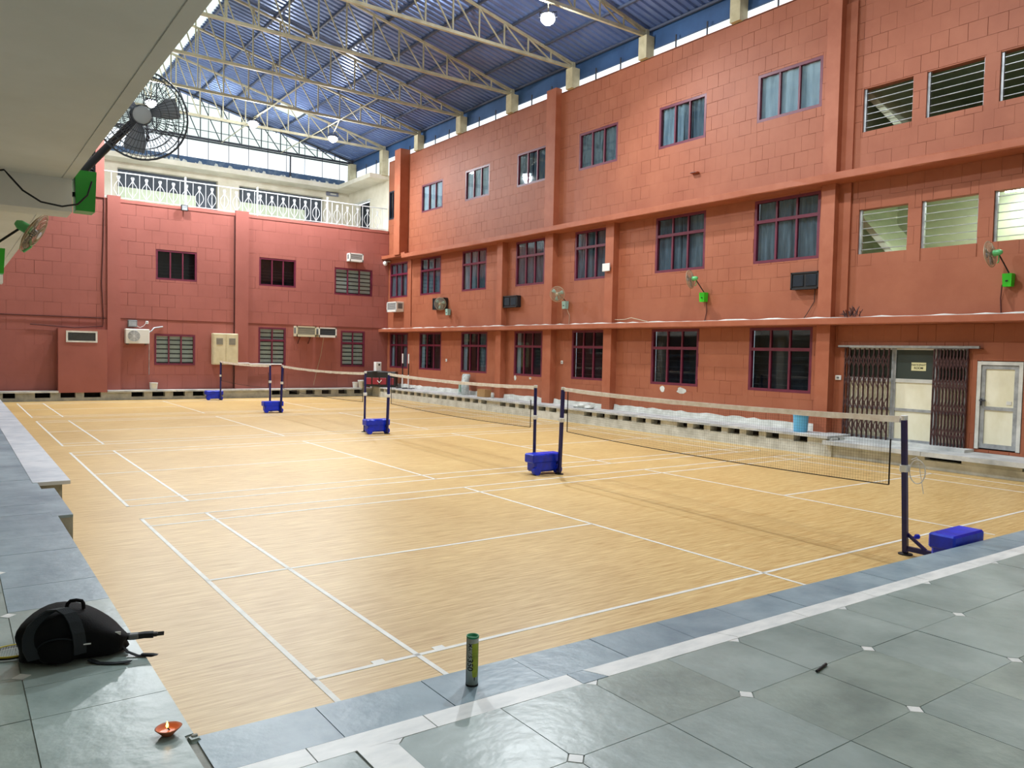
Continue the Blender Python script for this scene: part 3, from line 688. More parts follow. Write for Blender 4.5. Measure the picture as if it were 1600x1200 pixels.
# ------------------------------------------------------------------ far gable and terrace
gb = struct(B().add([(3.0, 33.25, 11.5), (14.8, 33.25, 11.5), (14.8, 33.25, rz(14.8)), (3.0, 33.25, rz(3.0))], [(0, 1, 2, 3)]).build('window_gable', TRANSL), 'pale translucent sheet closing the far gable')
B().add([(-6, 33.3, 10.2), (3.0, 33.3, 10.2), (3.0, 33.3, rz(3.0)), (RX, 33.3, RZ), (-6, 33.3, rz(-6))], [(0, 1, 2, 3, 4)]).build('gable_sheet', FASC, gb)
x = 3.3
while x < 14.6:
    pbox('gable_mullion', DKSTEEL, gb, x-.012, 33.12, 11.5, x+.012, 33.15, rz(x)); pbox('gable_mullion', DKSTEEL, gb, x-.01, 33.12, 10.5, x+.01, 33.15, 11.5); x += .92
for z in (12.0, 12.55, 13.1): pbox('gable_rail', DKSTEEL, gb, 3.0, 33.1, z-.012, min(14.6, RX+(RZ-z)/SL), 33.13, z+.012)
for x in (6.55, 11.7): pbox('gable_post', DKSTEEL, gb, x-.03, 32.9, 10.4, x+.03, 32.96, 11.5)
pbox('gable_rail', DKSTEEL, gb, 3.0, 32.98, 11.47, 14.8, 33.04, 11.53)
opT = [(4.18, 8.42, 8.4, 9.85), (9.43, 13.63, 8.4, 9.79)]
bb = B()
for (p, q, r, t) in cells(2.9, 15.1, 7.55, 10.2, opT): bb.add([(p, 33.5, r), (q, 33.5, r), (q, 33.5, t), (p, 33.5, t)], [(0, 1, 2, 3)])
wt = struct(bb.build('wall_terrace', CREAM), 'cream upper wall behind the terrace railing')
for (a, b, z0, z1) in opT:
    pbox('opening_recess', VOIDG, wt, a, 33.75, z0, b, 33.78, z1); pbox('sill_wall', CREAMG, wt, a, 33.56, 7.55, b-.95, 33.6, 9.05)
    pbox('reveal', CREAM, wt, a-.02, 33.5, z0, a, 33.76, z1); pbox('reveal', CREAM, wt, b, 33.5, z0, b+.02, 33.76, z1); pbox('reveal', CREAM, wt, a, 33.5, z1, b, 33.76, z1+.02)
opD = [(30.98, 32.62, 7.5, 9.45)]
bb = B()
for (p, q, r, t) in cells(28.3, 33.5, 7.55, 10.3, opD): bb.add([(15.02, p, r), (15.02, q, r), (15.02, q, t), (15.02, p, t)], [(0, 3, 2, 1)])
w2 = struct(bb.build('wall_terrace_side', CREAM), 'cream side wall of the terrace with an open dark doorway')
pbox('doorway', DARK, w2, 15.3, 30.9, 7.5, 15.32, 32.7, 9.5); pbox('door_head', WHITEP, w2, 14.99, 30.9, 9.45, 15.06, 32.7, 9.55)
for y in (30.95, 32.62): pbox('reveal', CREAM, w2, 15.02, y, 7.5, 15.3, y+.03, 9.45)
ss = struct(B().box(2.9, 32.55, 10.12, 14.05, 33.6, 10.34).box(14.05, 28.95, 10.14, 15.1, 33.6, 10.34).build('ceiling_terrace', CREAM), 'grey cream sunshade slab round the terrace')
pp = struct(B().box(2.9, 33.05, 10.34, 14.6, 33.2, 10.7).build('wall_parapet', BLUETARP), 'dark blue tarpaulin edge below the far gable')
for k in range(46):                                 # torn bits lying on the slab edge
    x = random.uniform(5.2, 14); s_ = random.uniform(.03, .12); z = 10.34
    B().add([(x-s_, 32.7, z), (x+s_, 32.7, z), (x+s_*.5, 32.68, z+s_*1.2), (x-s_*.3, 32.72, z+s_*1.5), (x, 32.85, z)], [(0, 1, 2, 3), (0, 3, 4), (1, 4, 2), (2, 4, 3)]).build('torn_scrap', CEMW, pp)
sg = thing('wall_sign', 'small grey blank sign on the cream terrace wall', 'sign', (14.1, 33.45, 9.92)); B().bbox(-.33, -.03, 0, .33, .03, .19, .01).build('board', GREYL, sg); B().box(-.12, -.035, .06, .2, -.028, .13).build('print', WHITEP, sg)
# terrace railing
rl = thing('terrace_railing', 'white steel railing with leaf scrollwork along the terrace edge', 'railing', (2.9, YF+.05, 7.62))
RLN = 11.75; hr = 1.02
pbar('handrail', RAIL, rl, (0, 0, hr), (RLN, 0, hr), .05, .035)
pbar('bottom_rail', RAIL, rl, (0, 0, .06), (RLN, 0, .06), .03)
for x in (2.89, 5.75, 8.84): B().cyl((x, 0, 0), (x, 0, hr+.08), .035, n=10).lathe([(.0, hr+.17), (.035, hr+.15), (.045, hr+.12), (.03, hr+.07)], 10, (x, 0, 0)).build('newel_post', RAIL, rl)
n = 48; sp = RLN/n; scr = None
for k in range(1, n):
    x = sp*k
    if k % 2:
        pbar('baluster', RAIL, rl, (x, 0, .06), (x, 0, hr), .019); continue
    o = pbar('baluster', RAIL, rl, (x, 0, .06), (x, 0, hr-.12), .017)
    if scr is None:
        b = B()
        for s_ in (-1, 1):
            b.tube([(s_*.01, 0, .10), (s_*.07, 0, .2), (s_*.145, 0, .32), (s_*.165, 0, .42), (s_*.13, 0, .55), (s_*.05, 0, .66), (s_*.015, 0, .74), (s_*.06, 0, .86)], .0095, 5)
            b.tube([(s_*.01, 0, .72), (s_*.035, 0, .80), (s_*.04, 0, .9)], .008, 5)
        b.cyl((0, 0, .66), (0, 0, .76), .02, .014, 8)
        scr = b.build('scrollwork', RAIL, rl); scr.location = (x, 0, 0)
    else:
        c = scr.copy(); C.objects.link(c); c.parent = rl; c.location = (x, 0, 0)
fl_ = thing('small_floodlight', 'small black floodlight fixed under the terrace railing', 'light', (5.72, YF-.12, 7.56))
B().bbox(-.13, -.05, -.12, .13, .03, .12, .02).build('housing', ACD, fl_); B().box(-.1, -.056, -.09, .1, -.049, .09).build('lens', ALU, fl_); B().bar((0, .03, 0), (0, .13, .1), .03).build('bracket', ACD, fl_)

# ------------------------------------------------------------------ ceiling slab on the left, over the camera
cs = struct(B().box(-6, -9, 3.25, -1.275, 28.2, 3.62).box(-1.267, -9, 3.25, -1.205, 28.2, 3.62).box(-1.275, -9, 3.256, -1.267, 28.2, 3.6).build('ceiling_left', BEIGE), 'beige concrete soffit overhanging the left walkway')
for y in (1.30, 9.5, 17.7): pbox('cross_beam', BEIGE, cs, -6, y, 3.03, -1.21, y+.3, 3.25)
lw = struct(B().box(-6.2, -9.2, 0, -6, 33.4, 12.3).build('wall_left', CREAM), 'cream wall along the inner side of the left walkway')
for y in (2.62, 10.5, 18.5, 26.5): pbox('pillar', CREAM, lw, -2.10, y, 0, -1.68, y+.4, 3.25)
struct(B().box(-6.2, -9.2, 0, 17, -9, 14.4).build('wall_near', CREAM), 'cream wall behind the camera')
struct(B().box(-60, -60, -.3, 70, 90, -.12).build('ground', CEMW), 'cement yard outside the building')
tag(B().tube([(-1.74, 1.28, 3.215), (-1.60, 1.2, 3.235), (-1.57, 1.2, 3.20), (-1.50, 1.2, 3.12), (-1.40, 1.2, 3.06), (-1.28, 1.2, 3.045), (-1.19, 1.2, 3.07), (-1.13, 1.22, 3.14), (-1.10, 1.25, 3.24)], .006).build('hanging_cable', CABLE), 'black cable sagging below the beige soffit to the green fan box', 'cable')

# ------------------------------------------------------------------ fans
def frame_from(n):
    n = Vector(n).normalized(); a = Vector((0, 0, 1)).cross(n); a = Vector((1, 0, 0)) if a.length < 1e-3 else a.normalized(); b = n.cross(a)
    return Matrix((a, b, n)).transposed().to_4x4()
def fan(name, label, hub, nrm, rad, box, boxsize, cols, blades=3, deep=.5, nw=44, group='wall fans'):
    """pedestal-style wall fan: hub centre, facing direction, guard radius, wall box"""
    wire, bl, motor, arm, bx, cap = cols
    base = Vector(box); t_ = thing(name, label, 'fan', base, 0, group)
    M = Matrix.Translation(Vector(hub)-base) @ frame_from(nrm)
    w_ = rad*.011 if rad < .27 else .0028; g = B()
    d = rad*deep
    for s_, dz in ((1, d*.5), (-1, -d*.5)):
        for rr in (.22, .4, .58, .76, .92):
            zz_ = s_*d*.5*(1-rr**3)*1.0; g.tube([(rad*rr*math.cos(2*math.pi*i/28), rad*rr*math.sin(2*math.pi*i/28), zz_) for i in range(28)], w_, 4, True)
        for k in range(nw):
            a = 2*math.pi*k/nw; tw = .25*s_
            g.tube([(rad*q*math.cos(a+tw*(1-q)), rad*q*math.sin(a+tw*(1-q)), s_*d*.5*(1-q**3)) for q in (.2, .45, .7, .88, 1)], w_*.75, 3)
    g.tube([(rad*math.cos(2*math.pi*i/36), rad*math.sin(2*math.pi*i/36), 0) for i in range(36)], w_*2.4, 6, True)
    g.build('guard', wire, t_, M)
    B().lathe([(0, d*.52), (rad*.18, d*.52), (rad*.2, d*.46), (rad*.2, d*.42), (0, d*.42)], 20).build('front_cap', cap, t_, M)
    hb_ = B().lathe([(0, .12*rad), (.14*rad, .1*rad), (.17*rad, -.02*rad), (.17*rad, -.1*rad), (0, -.1*rad)], 16).build('hub', bl, t_, M)
    for k in range(blades):
        a0 = 2*math.pi*k/blades+.35; vs = []
        for i, q in enumerate((.14, .4, .65, .86)):
            hw_ = (.28, .36, .36, .26)[i]
            for s_ in (-1, 1):
                a = a0+s_*hw_; vs.append((rad*q*math.cos(a), rad*q*math.sin(a), s_*rad*.07*(1-q*.5)))
        n0 = len(vs); vs += [(x, y, z-.004) for x, y, z in vs]
        F = [(2*i, 2*i+1, 2*i+3, 2*i+2) for i in range(3)]+[(n0+2*i, n0+2*i+2, n0+2*i+3, n0+2*i+1) for i in range(3)]+[(0, 2, n0+2, n0), (2, 4, n0+4, n0+2), (4, 6, n0+6, n0+4), (1, n0+1, n0+3, 3), (3, n0+3, n0+5, 5), (5, n0+5, n0+7, 7), (6, 7, n0+7, n0+6), (0, n0, n0+1, 1)]
        B().add(vs, F, True).build('blade', bl, hb_, M)
    mo_ = B().lathe([(0, -d*.4), (rad*.2, -d*.42), (rad*.24, -d*.6), (rad*.22, -d*.5-rad*.45), (rad*.12, -d*.5-rad*.62), (0, -d*.5-rad*.65)], 18).build('motor', motor, t_, M)
    e_ = M @ Vector((0, 0, -d*.5-rad*.3)); sx, sy, sz = boxsize
    B().tube([(0, 0, sz*.4), (0, 0, sz*.5+.02), e_*.5+Vector((0, 0, sz*.3)), e_], rad*.055 if rad < .27 else .026, 8).build('arm', arm, t_)
    B().tube([e_+Vector((.0, 0, -.02)), e_+Vector((.05, 0, -.06)), e_+Vector((.05, 0, -.16)), e_+Vector((0, 0, -.2))], .012, 6).build('carry_handle', motor, mo_)
    b = B().prism([(-sx/2, -sy/2), (sx/2, -sy/2), (sx/2, sy/2), (-sx/2, sy/2)], -sz/2, sz/2); b.v = [(x*(1-.12*(z < 0)), y*(1-.12*(z < 0)), z) for x, y, z in b.v]
    cb_ = b.build('control_box', bx, t_); B().box(-sx/2-.008, -sy*.12, -sz*.12, -sx*.42, sy*.12, -sz*.02).build('regulator', RUBBER, cb_)
    return t_
gc = (WIREB, BLADE, GREENM, RUBBER, GREENF, HUBG)
oc = (WIREB, TEAL, TEAL, RUBBER, TEAL, WIREB)
fan('wall_fan', 'mint green wall fan on a lime green box by the lower louvres', (14.28, 2.12, 4.22), (.0, .99, -.14), .25, (14.66, 1.93, 3.74), (.16, .17, .25), gc)
fan('wall_fan', 'mint green wall fan on a lime green box below the sixth window', (14.22, 9.52, 4.20), (-.28, .95, -.12), .25, (14.66, 9.42, 3.74), (.16, .18, .25), gc)
fan('wall_fan', 'old beige wall fan on a pale box between two pilasters', (14.15, 15.06, 4.06), (-.8, -.55, -.12), .25, (14.66, 15.26, 3.74), (.15, .18, .25), oc)
fan('wall_fan', 'old beige wall fan overlapping a black speaker near the corner', (14.12, 22.45, 4.02), (-.75, -.6, -.1), .25, (14.66, 22.74, 3.72), (.15, .18, .25), oc)
fan('wall_fan', 'large dark caged fan at the edge of the beige soffit', (-.83, 1.05, 3.69), (-.12, -.97, -.22), .29, (-1.13, 1.38, 3.18), (.13, .18, .27), (WIREG, BLADEG, DKBLUE, DKBLUE, GREEND, HUBG), 3, .62, 60)
fan('wall_fan', 'small caged fan with green motor beyond the soffit beam', (-1.33, 2.6, 3.02), (.80, -.25, -.5), .175, (-1.60, 2.80, 2.79), (.16, .16, .2), (WIREB, BLADE, GREENM, RUBBER, GREENF, HUBG), 3, .45, 40)

# ------------------------------------------------------------------ appliances on the walls
def window_ac(name, label, loc, rz_, w_, h, dep, body, face, grille, brackets=False):
    t_ = thing(name, label, 'air conditioner', loc, rz_)
    ca_ = B().bbox(-w_/2, -dep, 0, w_/2, 0, h, .012).build('casing', body, t_)
    B().box(-w_/2-.005, -dep-.02, -.005, -w_/2+.05, -dep, h+.005).box(w_/2-.05, -dep-.02, -.005, w_/2+.005, -dep, h+.005).box(-w_/2, -dep-.02, h-.045, w_/2, -dep, h+.005).box(-w_/2, -dep-.02, -.005, w_/2, -dep, .09).build('front_frame', face, t_)
    co_ = B().box(-w_/2+.05, -dep-.006, .09, w_/2-.05, -dep+.002, h-.045).build('coil', grille, t_)
    k = 0; z = .11
    while z < h-.06: pbox('fin', face if grille is ACG else ACG, co_, -w_/2+.05, -dep-.012, z, w_/2-.05, -dep-.004, z+.008); z += .04
    for s_ in (-1, 1): pbox('side_vent', ACG, ca_, s_*w_/2-.004, -dep+.06, h*.3, s_*w_/2+.004, -.08, h*.85)
    if brackets:
        for s_ in (-.28, .25): B().bar((s_*w_, -dep*.8, -.01), (s_*w_, 0, -.3), .03).bar((s_*w_, -dep*.9, -.015), (s_*w_, 0, -.015), .03).build('bracket', CABLER, t_)
    return t_
window_ac('window_air_conditioner', 'small white air conditioner high on the far wall above the blinds', (12.98, YF-.02, 6.05), 0, .66, .36, .32, ACW, ACW, ACG)
window_ac('window_air_conditioner', 'yellowed air conditioner on brackets, left of the pair on the far wall', (10.68, YF, 2.62), 0, .88, .44, .36, ACC, ACC, ACG, True)
window_ac('window_air_conditioner', 'air conditioner with dark torn grille, right of the pair on the far wall', (11.66, YF, 2.62), 0, .82, .42, .34, ACC, ACW, DARK)
window_ac('window_air_conditioner', 'white air conditioner on the right wall next to the corner', onR(27.2, 3.85), RW, .95, .44, .36, ACW, ACW, ACG)
def spk(label, y0, y1, z0, z1):
    t_ = thing('speaker_box', label, 'speaker', onR((y0+y1)/2, z0), RW, 'black boxes on the right wall'); w_ = abs(y1-y0); h = z1-z0
    D_ = .16
    B().bbox(-w_/2, -D_, 0, w_/2, 0, h, .015).build('cabinet', ACD, t_)
    B().box(-w_/2, -D_-.025, 0, -w_/2+.035, -D_, h).box(w_/2-.035, -D_-.025, 0, w_/2, -D_, h).box(-w_/2, -D_-.025, h-.035, w_/2, -D_, h).box(-w_/2, -D_-.025, 0, w_/2, -D_, .035).build('front_frame', RUBBER, t_)
    for s_ in (-1, 1): B().bbox(s_*w_*.23-w_*.19, -D_-.018, .07, s_*w_*.23+w_*.19, -D_, h-.07, .03).build('grille', DARK, t_)
spk('black box under the near pilaster window of the middle row', 5.93, 6.68, 3.79, 4.20)
spk('black box beside the third pilaster from the near end', 17.85, 18.72, 3.76, 4.18)
spk('black box behind the far beige fan', 22.9, 23.85, 3.84, 4.32)
t_ = thing('outdoor_unit', 'white split air conditioner outdoor unit on the far wall', 'air conditioner', (4.0, YF, 2.16))
B().bbox(-.42, -.34, 0, .42, -.04, .56, .02).build('casing', ACW, t_)
b = B()
for q in range(1, 7): b.tube([(-.13+.21*q/6*math.cos(a), -.352, .29+.21*q/6*math.sin(a)) for a in [2*math.pi*i/24 for i in range(24)]], .007, 4, True)
for k in range(8): b.bar((-.13, -.35, .29), (-.13+.21*math.cos(k*.785), -.35, .29+.21*math.sin(k*.785)), .008)
b.build('fan_grille', WHITEST, t_); B().lathe([(0, 0), (.22, 0), (.22, .012), (0, .012)], 24).build('fan_opening', ACG, t_, Matrix.Translation((-.13, -.347, .29)) @ Matrix.Rotation(R(-90), 4, 'X'))
B().tube([(.42, -.2, .45), (.52, -.18, .5), (.62, -.1, .62), (.95, -.04, .68)], .03, 8).tube([(.44, -.15, .4), (.46, -.05, .2), (.46, -.03, -1.2)], .012, 6).build('pipe', ALU, t_); B().box(-.36, -.3, -.04, -.3, 0, 0).box(.3, -.3, -.04, .36, 0, 0).build('bracket', DKSTEEL, t_)
t_ = thing('meter_box', 'small grey switch box above the outdoor unit', 'box', (3.85, YF-.02, 2.80)); B().bbox(-.16, -.16, 0, .16, 0, .26, .015).build('case', ACG, t_); B().box(-.13, -.168, .03, .13, -.16, .22).build('cover', ALU, t_)
B().tube([(.16, -.05, .05), (.28, -.05, -.02), (.42, -.04, .06), (.5, -.03, .18)], .008, 5).build('wire', WHITEST, t_)
t_ = thing('wall_socket', 'small white socket at the end of the wire by the outdoor unit', 'socket', (4.38, YF-.02, 2.93)); B().bbox(-.05, -.04, 0, .05, 0, .11, .01).build('plate', WHITEST, t_); B().box(-.02, -.045, .03, .02, -.038, .07).build('switch', ACG, t_)
t_ = thing('electric_cabinet', 'cream metal electric cabinet with two vents on the far wall', 'cabinet', (7.30, YF-.02, 1.38))
B().bbox(-.5, -.3, 0, .5, 0, 1.27, .02).build('case', PANEL, t_)
for s_ in (-1, 1):
    dr = B().box(s_*.245-.22, -.315, .04, s_*.245+.22, -.3, 1.23).build('door', PANEL, t_); v_ = B()
    for k in range(6): v_.box(s_*.25-.13, -.325, .82+k*.045, s_*.25+.13, -.312, .845+k*.045)
    v_.build('vent', ACG, dr)
B().tube([(.5, -.1, .06), (1.0, -.09, .06), (1.05, -.08, .03), (2.4, -.08, .03)], .025, 8).build('conduit', WHITEST, t_)
t_ = thing('duct_housing', 'red painted duct housing with a white grille left on the far wall', 'duct', (2.14, YF, .36))
B().box(-.8, -.42, -.05, .80, 0, 2.3).build('casing', REDF, t_); B().box(-.55, -.44, 1.80, .47, -.41, 1.86).box(-.55, -.44, 2.16, .47, -.41, 2.22).box(-.55, -.44, 1.86, -.49, -.41, 2.16).box(.41, -.44, 1.86, .47, -.41, 2.16).build('grille_frame', WHITEP, t_)
B().box(-.49, -.424, 1.86, .41, -.418, 2.16).build('grille_void', BLACK, t_)
for k in range(6): pbox('grille_slat', ACG, t_, -.49, -.432, 1.885+k*.05, .41, -.422, 1.90+k*.05)
t_ = thing('notice_board', 'white square plate fixed on the pilaster beside the fifth middle window', 'plate', (14.44, 13.08, 4.68), RW); B().bbox(-.16, -.02, 0, .16, .02, .24, .008).build('plate', WHITEST, t_); B().bar((.05, .02, .1), (.12, .1, .1), .03).build('bracket', DKSTEEL, t_)
t_ = thing('cctv_camera', 'white dome camera in the corner under the upper sunshade', 'camera', (14.5, 28.15, 6.0)); B().lathe([(0, 0), (.05, .01), (.09, .06), (.1, .12), (.1, .18), (0, .18)], 16).build('dome', WHITEST, t_); B().box(-.03, -.03, .18, .25, .03, .22).build('bracket', WHITEST, t_)
t_ = thing('wall_spout', 'short projecting drain stub on the upper right wall', 'spout', onR(9.9, 7.14), RW); B().bbox(-.12, -.12, 0, .12, .02, .035, .01).build('stub', REDP, t_); B().box(-.1, -.125, .01, .1, -.118, .025).build('mouth', DKSTEEL, t_)
def cable(name, label, pts, r, m): return tag(B().tube(pts, r, 5).build(name, m), label, 'cable')
cable('wall_cable', 'dark cable down the left edge of the left far pilaster', [(2.88, YF-.04, 7.6), (2.86, YF-.05, 6.2), (2.80, YF-.05, 4.4), (2.86, YF-.05, 3.1), (2.84, YF-.05, 2.78), (1.9, YF-.05, 2.70), (.5, YF-.05, 2.78)], .018, CABLER)
cable('wall_cable', 'thin pipe along the far wall groove left of the pilaster', [(-2.5, YF-.045, 3.11), (2.98, YF-.045, 3.09)], .014, CABLER)
cable('wall_cable', 'pale wire hanging from the right air conditioner of the pair', [(11.5, YF-.3, 2.62), (11.45, YF-.1, 1.8), (11.3, YF-.08, 1.2), (11.15, YF-.06, .5)], .012, WIREB)
cable('wall_cable', 'dark wire leaning on the far wall beside the duct housing', [(2.92, YF-.2, .42), (2.75, YF-.08, .8), (2.56, YF-.03, 1.45)], .012, CABLE)
cable('wall_cable', 'black wire below the near black box', [(14.70, 6.1, 3.8), (14.72, 6.12, 3.5), (14.70, 6.3, 3.2), (14.66, 6.36, 3.09)], .009, CABLE)
cable('wall_cable', 'wire below the near lime green fan box', [(14.68, 2.05, 3.66), (14.72, 2.08, 3.4), (14.72, 2.06, 3.1)], .012, CABLER)
cable('wall_cable', 'wire below the second lime green fan box', [(14.70, 9.35, 3.64), (14.73, 9.36, 3.35), (14.73, 9.42, 3.1)], .010, CABLER)
cable('wall_cable', 'pale wires on the sunshade beside the third pilaster', [(14.6, 12.8, 3.2), (14.5, 12.3, 3.19), (14.5, 12.0, 3.24), (14.48, 11.3, 3.11)], .014, WIREB)
cable('wall_cable', 'pale wire below the third fan box', [(14.68, 15.2, 3.63), (14.72, 15.1, 3.4), (14.72, 15.12, 3.12)], .010, WIREB)
cable('wall_pipe', 'thin brown pipe down the right wall near the corner', [(14.72, 26.05, 6.2), (14.72, 26.02, 3.2)], .025, REDP)
cable('wall_pipe', 'dark downpipe on the far wall left of the middle pilaster', [(7.70, YF-.05, 7.5), (7.70, YF-.05, .4)], .022, CABLER)
t_ = thing('debris_heap', 'tangle of dark twigs on the sunshade at the near pilaster', 'debris', (14.38, 4.95, 3.097)); b = B()
for k in range(34):
    p = Vector((random.uniform(-.08, .08), random.uniform(-.16, .16), random.uniform(.0, .05))); q = p+Vector((random.uniform(-.12, .12), random.uniform(-.12, .12), random.uniform(.02, .26*(1-abs(p.y)*3))))
    b.tube([p, q], .008, 4)
b.build('twigs', GATE, t_)

# ------------------------------------------------------------------ flood lamps on the trusses
def flood(label, loc, aim, rod):
    t_ = thing('flood_lamp', label, 'lamp', loc, 0, 'roof flood lamps'); M = frame_from(Vector(aim)-Vector(loc))
    h = B().bbox(-.2, -.16, -.1, .2, .16, 0, .03)
    for k in range(7): h.box(-.16+k*.05, -.12, -.15, -.145+k*.05, .12, -.09)
    ho_ = h.build('housing', DKSTEEL, t_, M)
    B().lathe([(0, .16), (.07, .15), (.13, .11), (.175, .05), (.19, 0), (.19, -.01)], 24).build('lens', LED, ho_, M)
    B().tube([M @ Vector((-.23, 0, -.05)), M @ Vector((-.23, 0, -.25)), M @ Vector((.23, 0, -.25)), M @ Vector((.23, 0, -.05))], .014, 6).build('yoke', DKSTEEL, ho_)
    B().tube([M @ Vector((0, 0, -.25)), Vector(rod)-Vector(loc)], .02, 6).build('hanger', STEELC, t_)
    sp_ = bpy.data.lights.new('flood_spill', 'POINT'); sp_.energy = LAMP_W*.45; sp_.shadow_soft_size = .12; sp_.color = (.93, .97, 1)
    o = link('flood_spill', sp_, t_); o.location = M @ Vector((0, 0, .32))
    la = bpy.data.lights.new('flood_light', 'AREA'); la.shape = 'DISK'; la.size = .34; la.energy = LAMP_W; la.color = (.93, .97, 1)
    o = link('flood_light', la, t_); o.matrix_local = M @ Matrix.Translation((0, 0, .18)) @ Matrix.Rotation(R(180), 4, 'X')
flood('bright flood lamp at the top of the picture near the right wall', (11.2, 12.1, 11.1), (7.5, 8, 0), (11.1, 11.97, 11.46))
flood('flood lamp below the trusses nearest the right far corner', (11.35, 26.9, 11.0), (9.5, 25, 0), (11.1, 25.62, 11.46))
flood('flood lamp hung in the middle of the far trusses', (8.0, 26.9, 11.0), (7, 25, 0), (8.33, 25.62, 11.46))
flood('flood lamp seen through the large dark caged fan', (4.2, 26.7, 11.0), (4, 24, 0), (3.73, 25.62, 11.46))
flood('flood lamp over the near court, left', (4.6, 12.0, 11.2), (5, 5, 0), (4.65, 11.97, 11.46))
flood('flood lamp over the near platform', (9.0, 4.0, 11.3), (7, 2, 0), (9.0, 5.3, 11.5))

# ------------------------------------------------------------------ nets and posts
def net_post(label, base, top, out, cart=True):
    """out: -1 counterweight towards the viewer, +1 away from the viewer"""
    bx, by = base; t_ = thing('net_post', label, 'post', (bx, by, 0), 0, 'badminton net posts'); tp = Vector(top)-Vector((bx, by, 0)); f = lambda k: tp*k
    B().bar(f(.02), f(.985), .052).build('pole', NAVY, t_)
    B().cyl(f(.97), f(1.0), .036, n=10).build('cap', WHITEST, t_)
    B().cyl((0, 0, 0), (0, 0, .012), .075, n=16).cyl((0, 0, .01), (0, 0, .04), .03, n=10).build('foot', RUBBER, t_)
    B().bar((0, .02*out, .07), (.0, (.45 if by < 0 else .24)*out, .07), .05, .05).bar((0, .0, .24), (0, .22*out, .09), .03).build('base_arm', NAVY, t_)
    if by < 0: B().cyl((.02, -.05*1, .2), (.10, -.07, .2), .008, n=6).cyl((.09, -.065, .2), (.12, -.075, .2), .028, n=10).build('knob', BLUEP, t_)
    if cart:
        q0, q1 = (.08, .34) if out > 0 else (-.25, -.08); cx_ = -.2
        if by < 0: q0, q1, cx_ = -.66, -.40, 0
        cw = B().bbox(cx_-.28, q0, .05, cx_+.28, q1, .25, .03).bbox(cx_-.33, q0-.005, .21, cx_+.33, q1+.005, .37, .02).build('counterweight', BLUEP, t_)
        for s_ in (-1, 1): B().cyl((cx_+s_*.24, q0-.02, .075), (cx_+s_*.24, q0+.06, .075), .075, n=16).build('wheel', BLUEP, cw)
    B().tube([f(.62)+Vector((.035*math.cos(i), .035*math.sin(i), .012*i-.06)) for i in range(9)], .008, 5).build('cord_winding', WROPE, t_)
    B().bbox(tp.x*.62-.04, tp.y*.62-.04, tp.z*.60, tp.x*.62+.04, tp.y*.62+.04, tp.z*.65, .008).build('label_sleeve', WHITEST, t_)
    return t_
P_ = [((6.72, -.36), (6.53, -.38, 1.555), -1), ((6.90, 5.93), (6.90, 5.88, 1.55), 1),
      ((6.80, 6.54), (6.78, 6.52, 1.555), -1), ((7.15, 13.16), (7.20, 13.18, 1.55), 1),
      ((6.85, 13.85), (6.82, 13.77, 1.57), -1), ((6.92, 20.35), (6.98, 20.38, 1.56), 1),
      ((6.82, 21.1), (6.81, 21.1, 1.57), -1), ((6.82, 26.95), (6.81, 26.93, 1.55), 1)]
LAB = ['navy net post at the platform edge in the right foreground', 'navy net post at the far side of the near court', 'navy net post on the near side of the second court', 'navy net post at the far side of the second court',
       'navy net post on the near side of the third court', 'navy net post at the far side of the third court', 'navy net post on the near side of the farthest court', 'farthest navy net post beside the far step']
for k_, ((b_, t2, o_), l_) in enumerate(zip(P_, LAB)): net_post(l_, b_, t2, o_, k_ in (0, 1, 3, 5, 7))
t_ = thing('rope_loop', 'loop of white rope hanging on the foreground net post', 'rope', (6.575, -.455, 1.05))
B().tube([(.04+.0*i, .02-.085*math.cos(i*.33)-.07, -.1+.13*math.sin(i*.33)) for i in range(19)], .006, 6, True).tube([(.05, -.03, .06), (.08, -.05, -.05), (.06, -.09, -.2), (.05, -.12, -.33)], .004, 5).build('coil', WROPE, t_)
B().tube([(.0, .0, .03), (.05, -.03, .05), (.06, -.09, .0), (.02, -.04, -.01)], .006, 5).build('knot', WROPE, t_)
def net(label, a, b, ya_off=.04):
    a = Vector(a); b = Vector(b); e_ = (b-a).normalized(); a += e_*.045; b -= e_*.045; t_ = thing('badminton_net', label, 'net', (a.x, a.y, 0), 0, 'badminton nets'); d = b-a; d.z = 0; L_ = d.length; d.normalize(); n_ = Vector((d.y, -d.x, 0))
    sag = lambda s_: 1.545-.045*4*(s_/L_)*(1-s_/L_); P = lambda s_, dz: d*s_+Vector((0, 0, sag(s_)-dz))
    m = 30; vs = []; F = []
    for i in range(m+1):
        s_ = L_*i/m; j = random.uniform(-.006, .006)
        for (o, dz) in ((-.008, .0), (.008, .0), (.010, .065+j), (-.010, .065+j)): vs.append(P(s_, dz)+n_*o)
    for i in range(m): F += [(4*i+k, 4*i+(k+1) % 4, 4*i+4+(k+1) % 4, 4*i+4+k) for k in range(4)]
    F += [(3, 2, 1, 0), (4*m, 4*m+1, 4*m+2, 4*m+3)]
    B().add(vs, F).build('top_tape', WTAPE, t_)
    g = B(); c = .034; k = .10; th = .0011
    s_ = k
    while s_ < L_-k: g.bar(P(s_, .06), P(s_, .76), th); s_ += c
    z = .09
    while z < .76:
        for i in range(12): g.bar(P(k+(L_-2*k)*i/12, z), P(k+(L_-2*k)*(i+1)/12, z), th)
        z += c
    stuff(g.build('netting', THREAD, t_))
    B().tube([P(k+(L_-2*k)*i/14, .765) for i in range(15)], .0065, 5).build('bottom_cord', BLKC, t_)
    for s_ in (k, L_-k): B().tube([P(s_, .26 if s_ == k else .06), P(s_, .765)], .009, 5).build('side_cord', BLKC, t_)
    for e0, e1 in ((0, k), (L_-k, L_)): B().tube([P(e0, .03), P(e1, .03)], .005, 5).build('tie_cord', WROPE, t_)
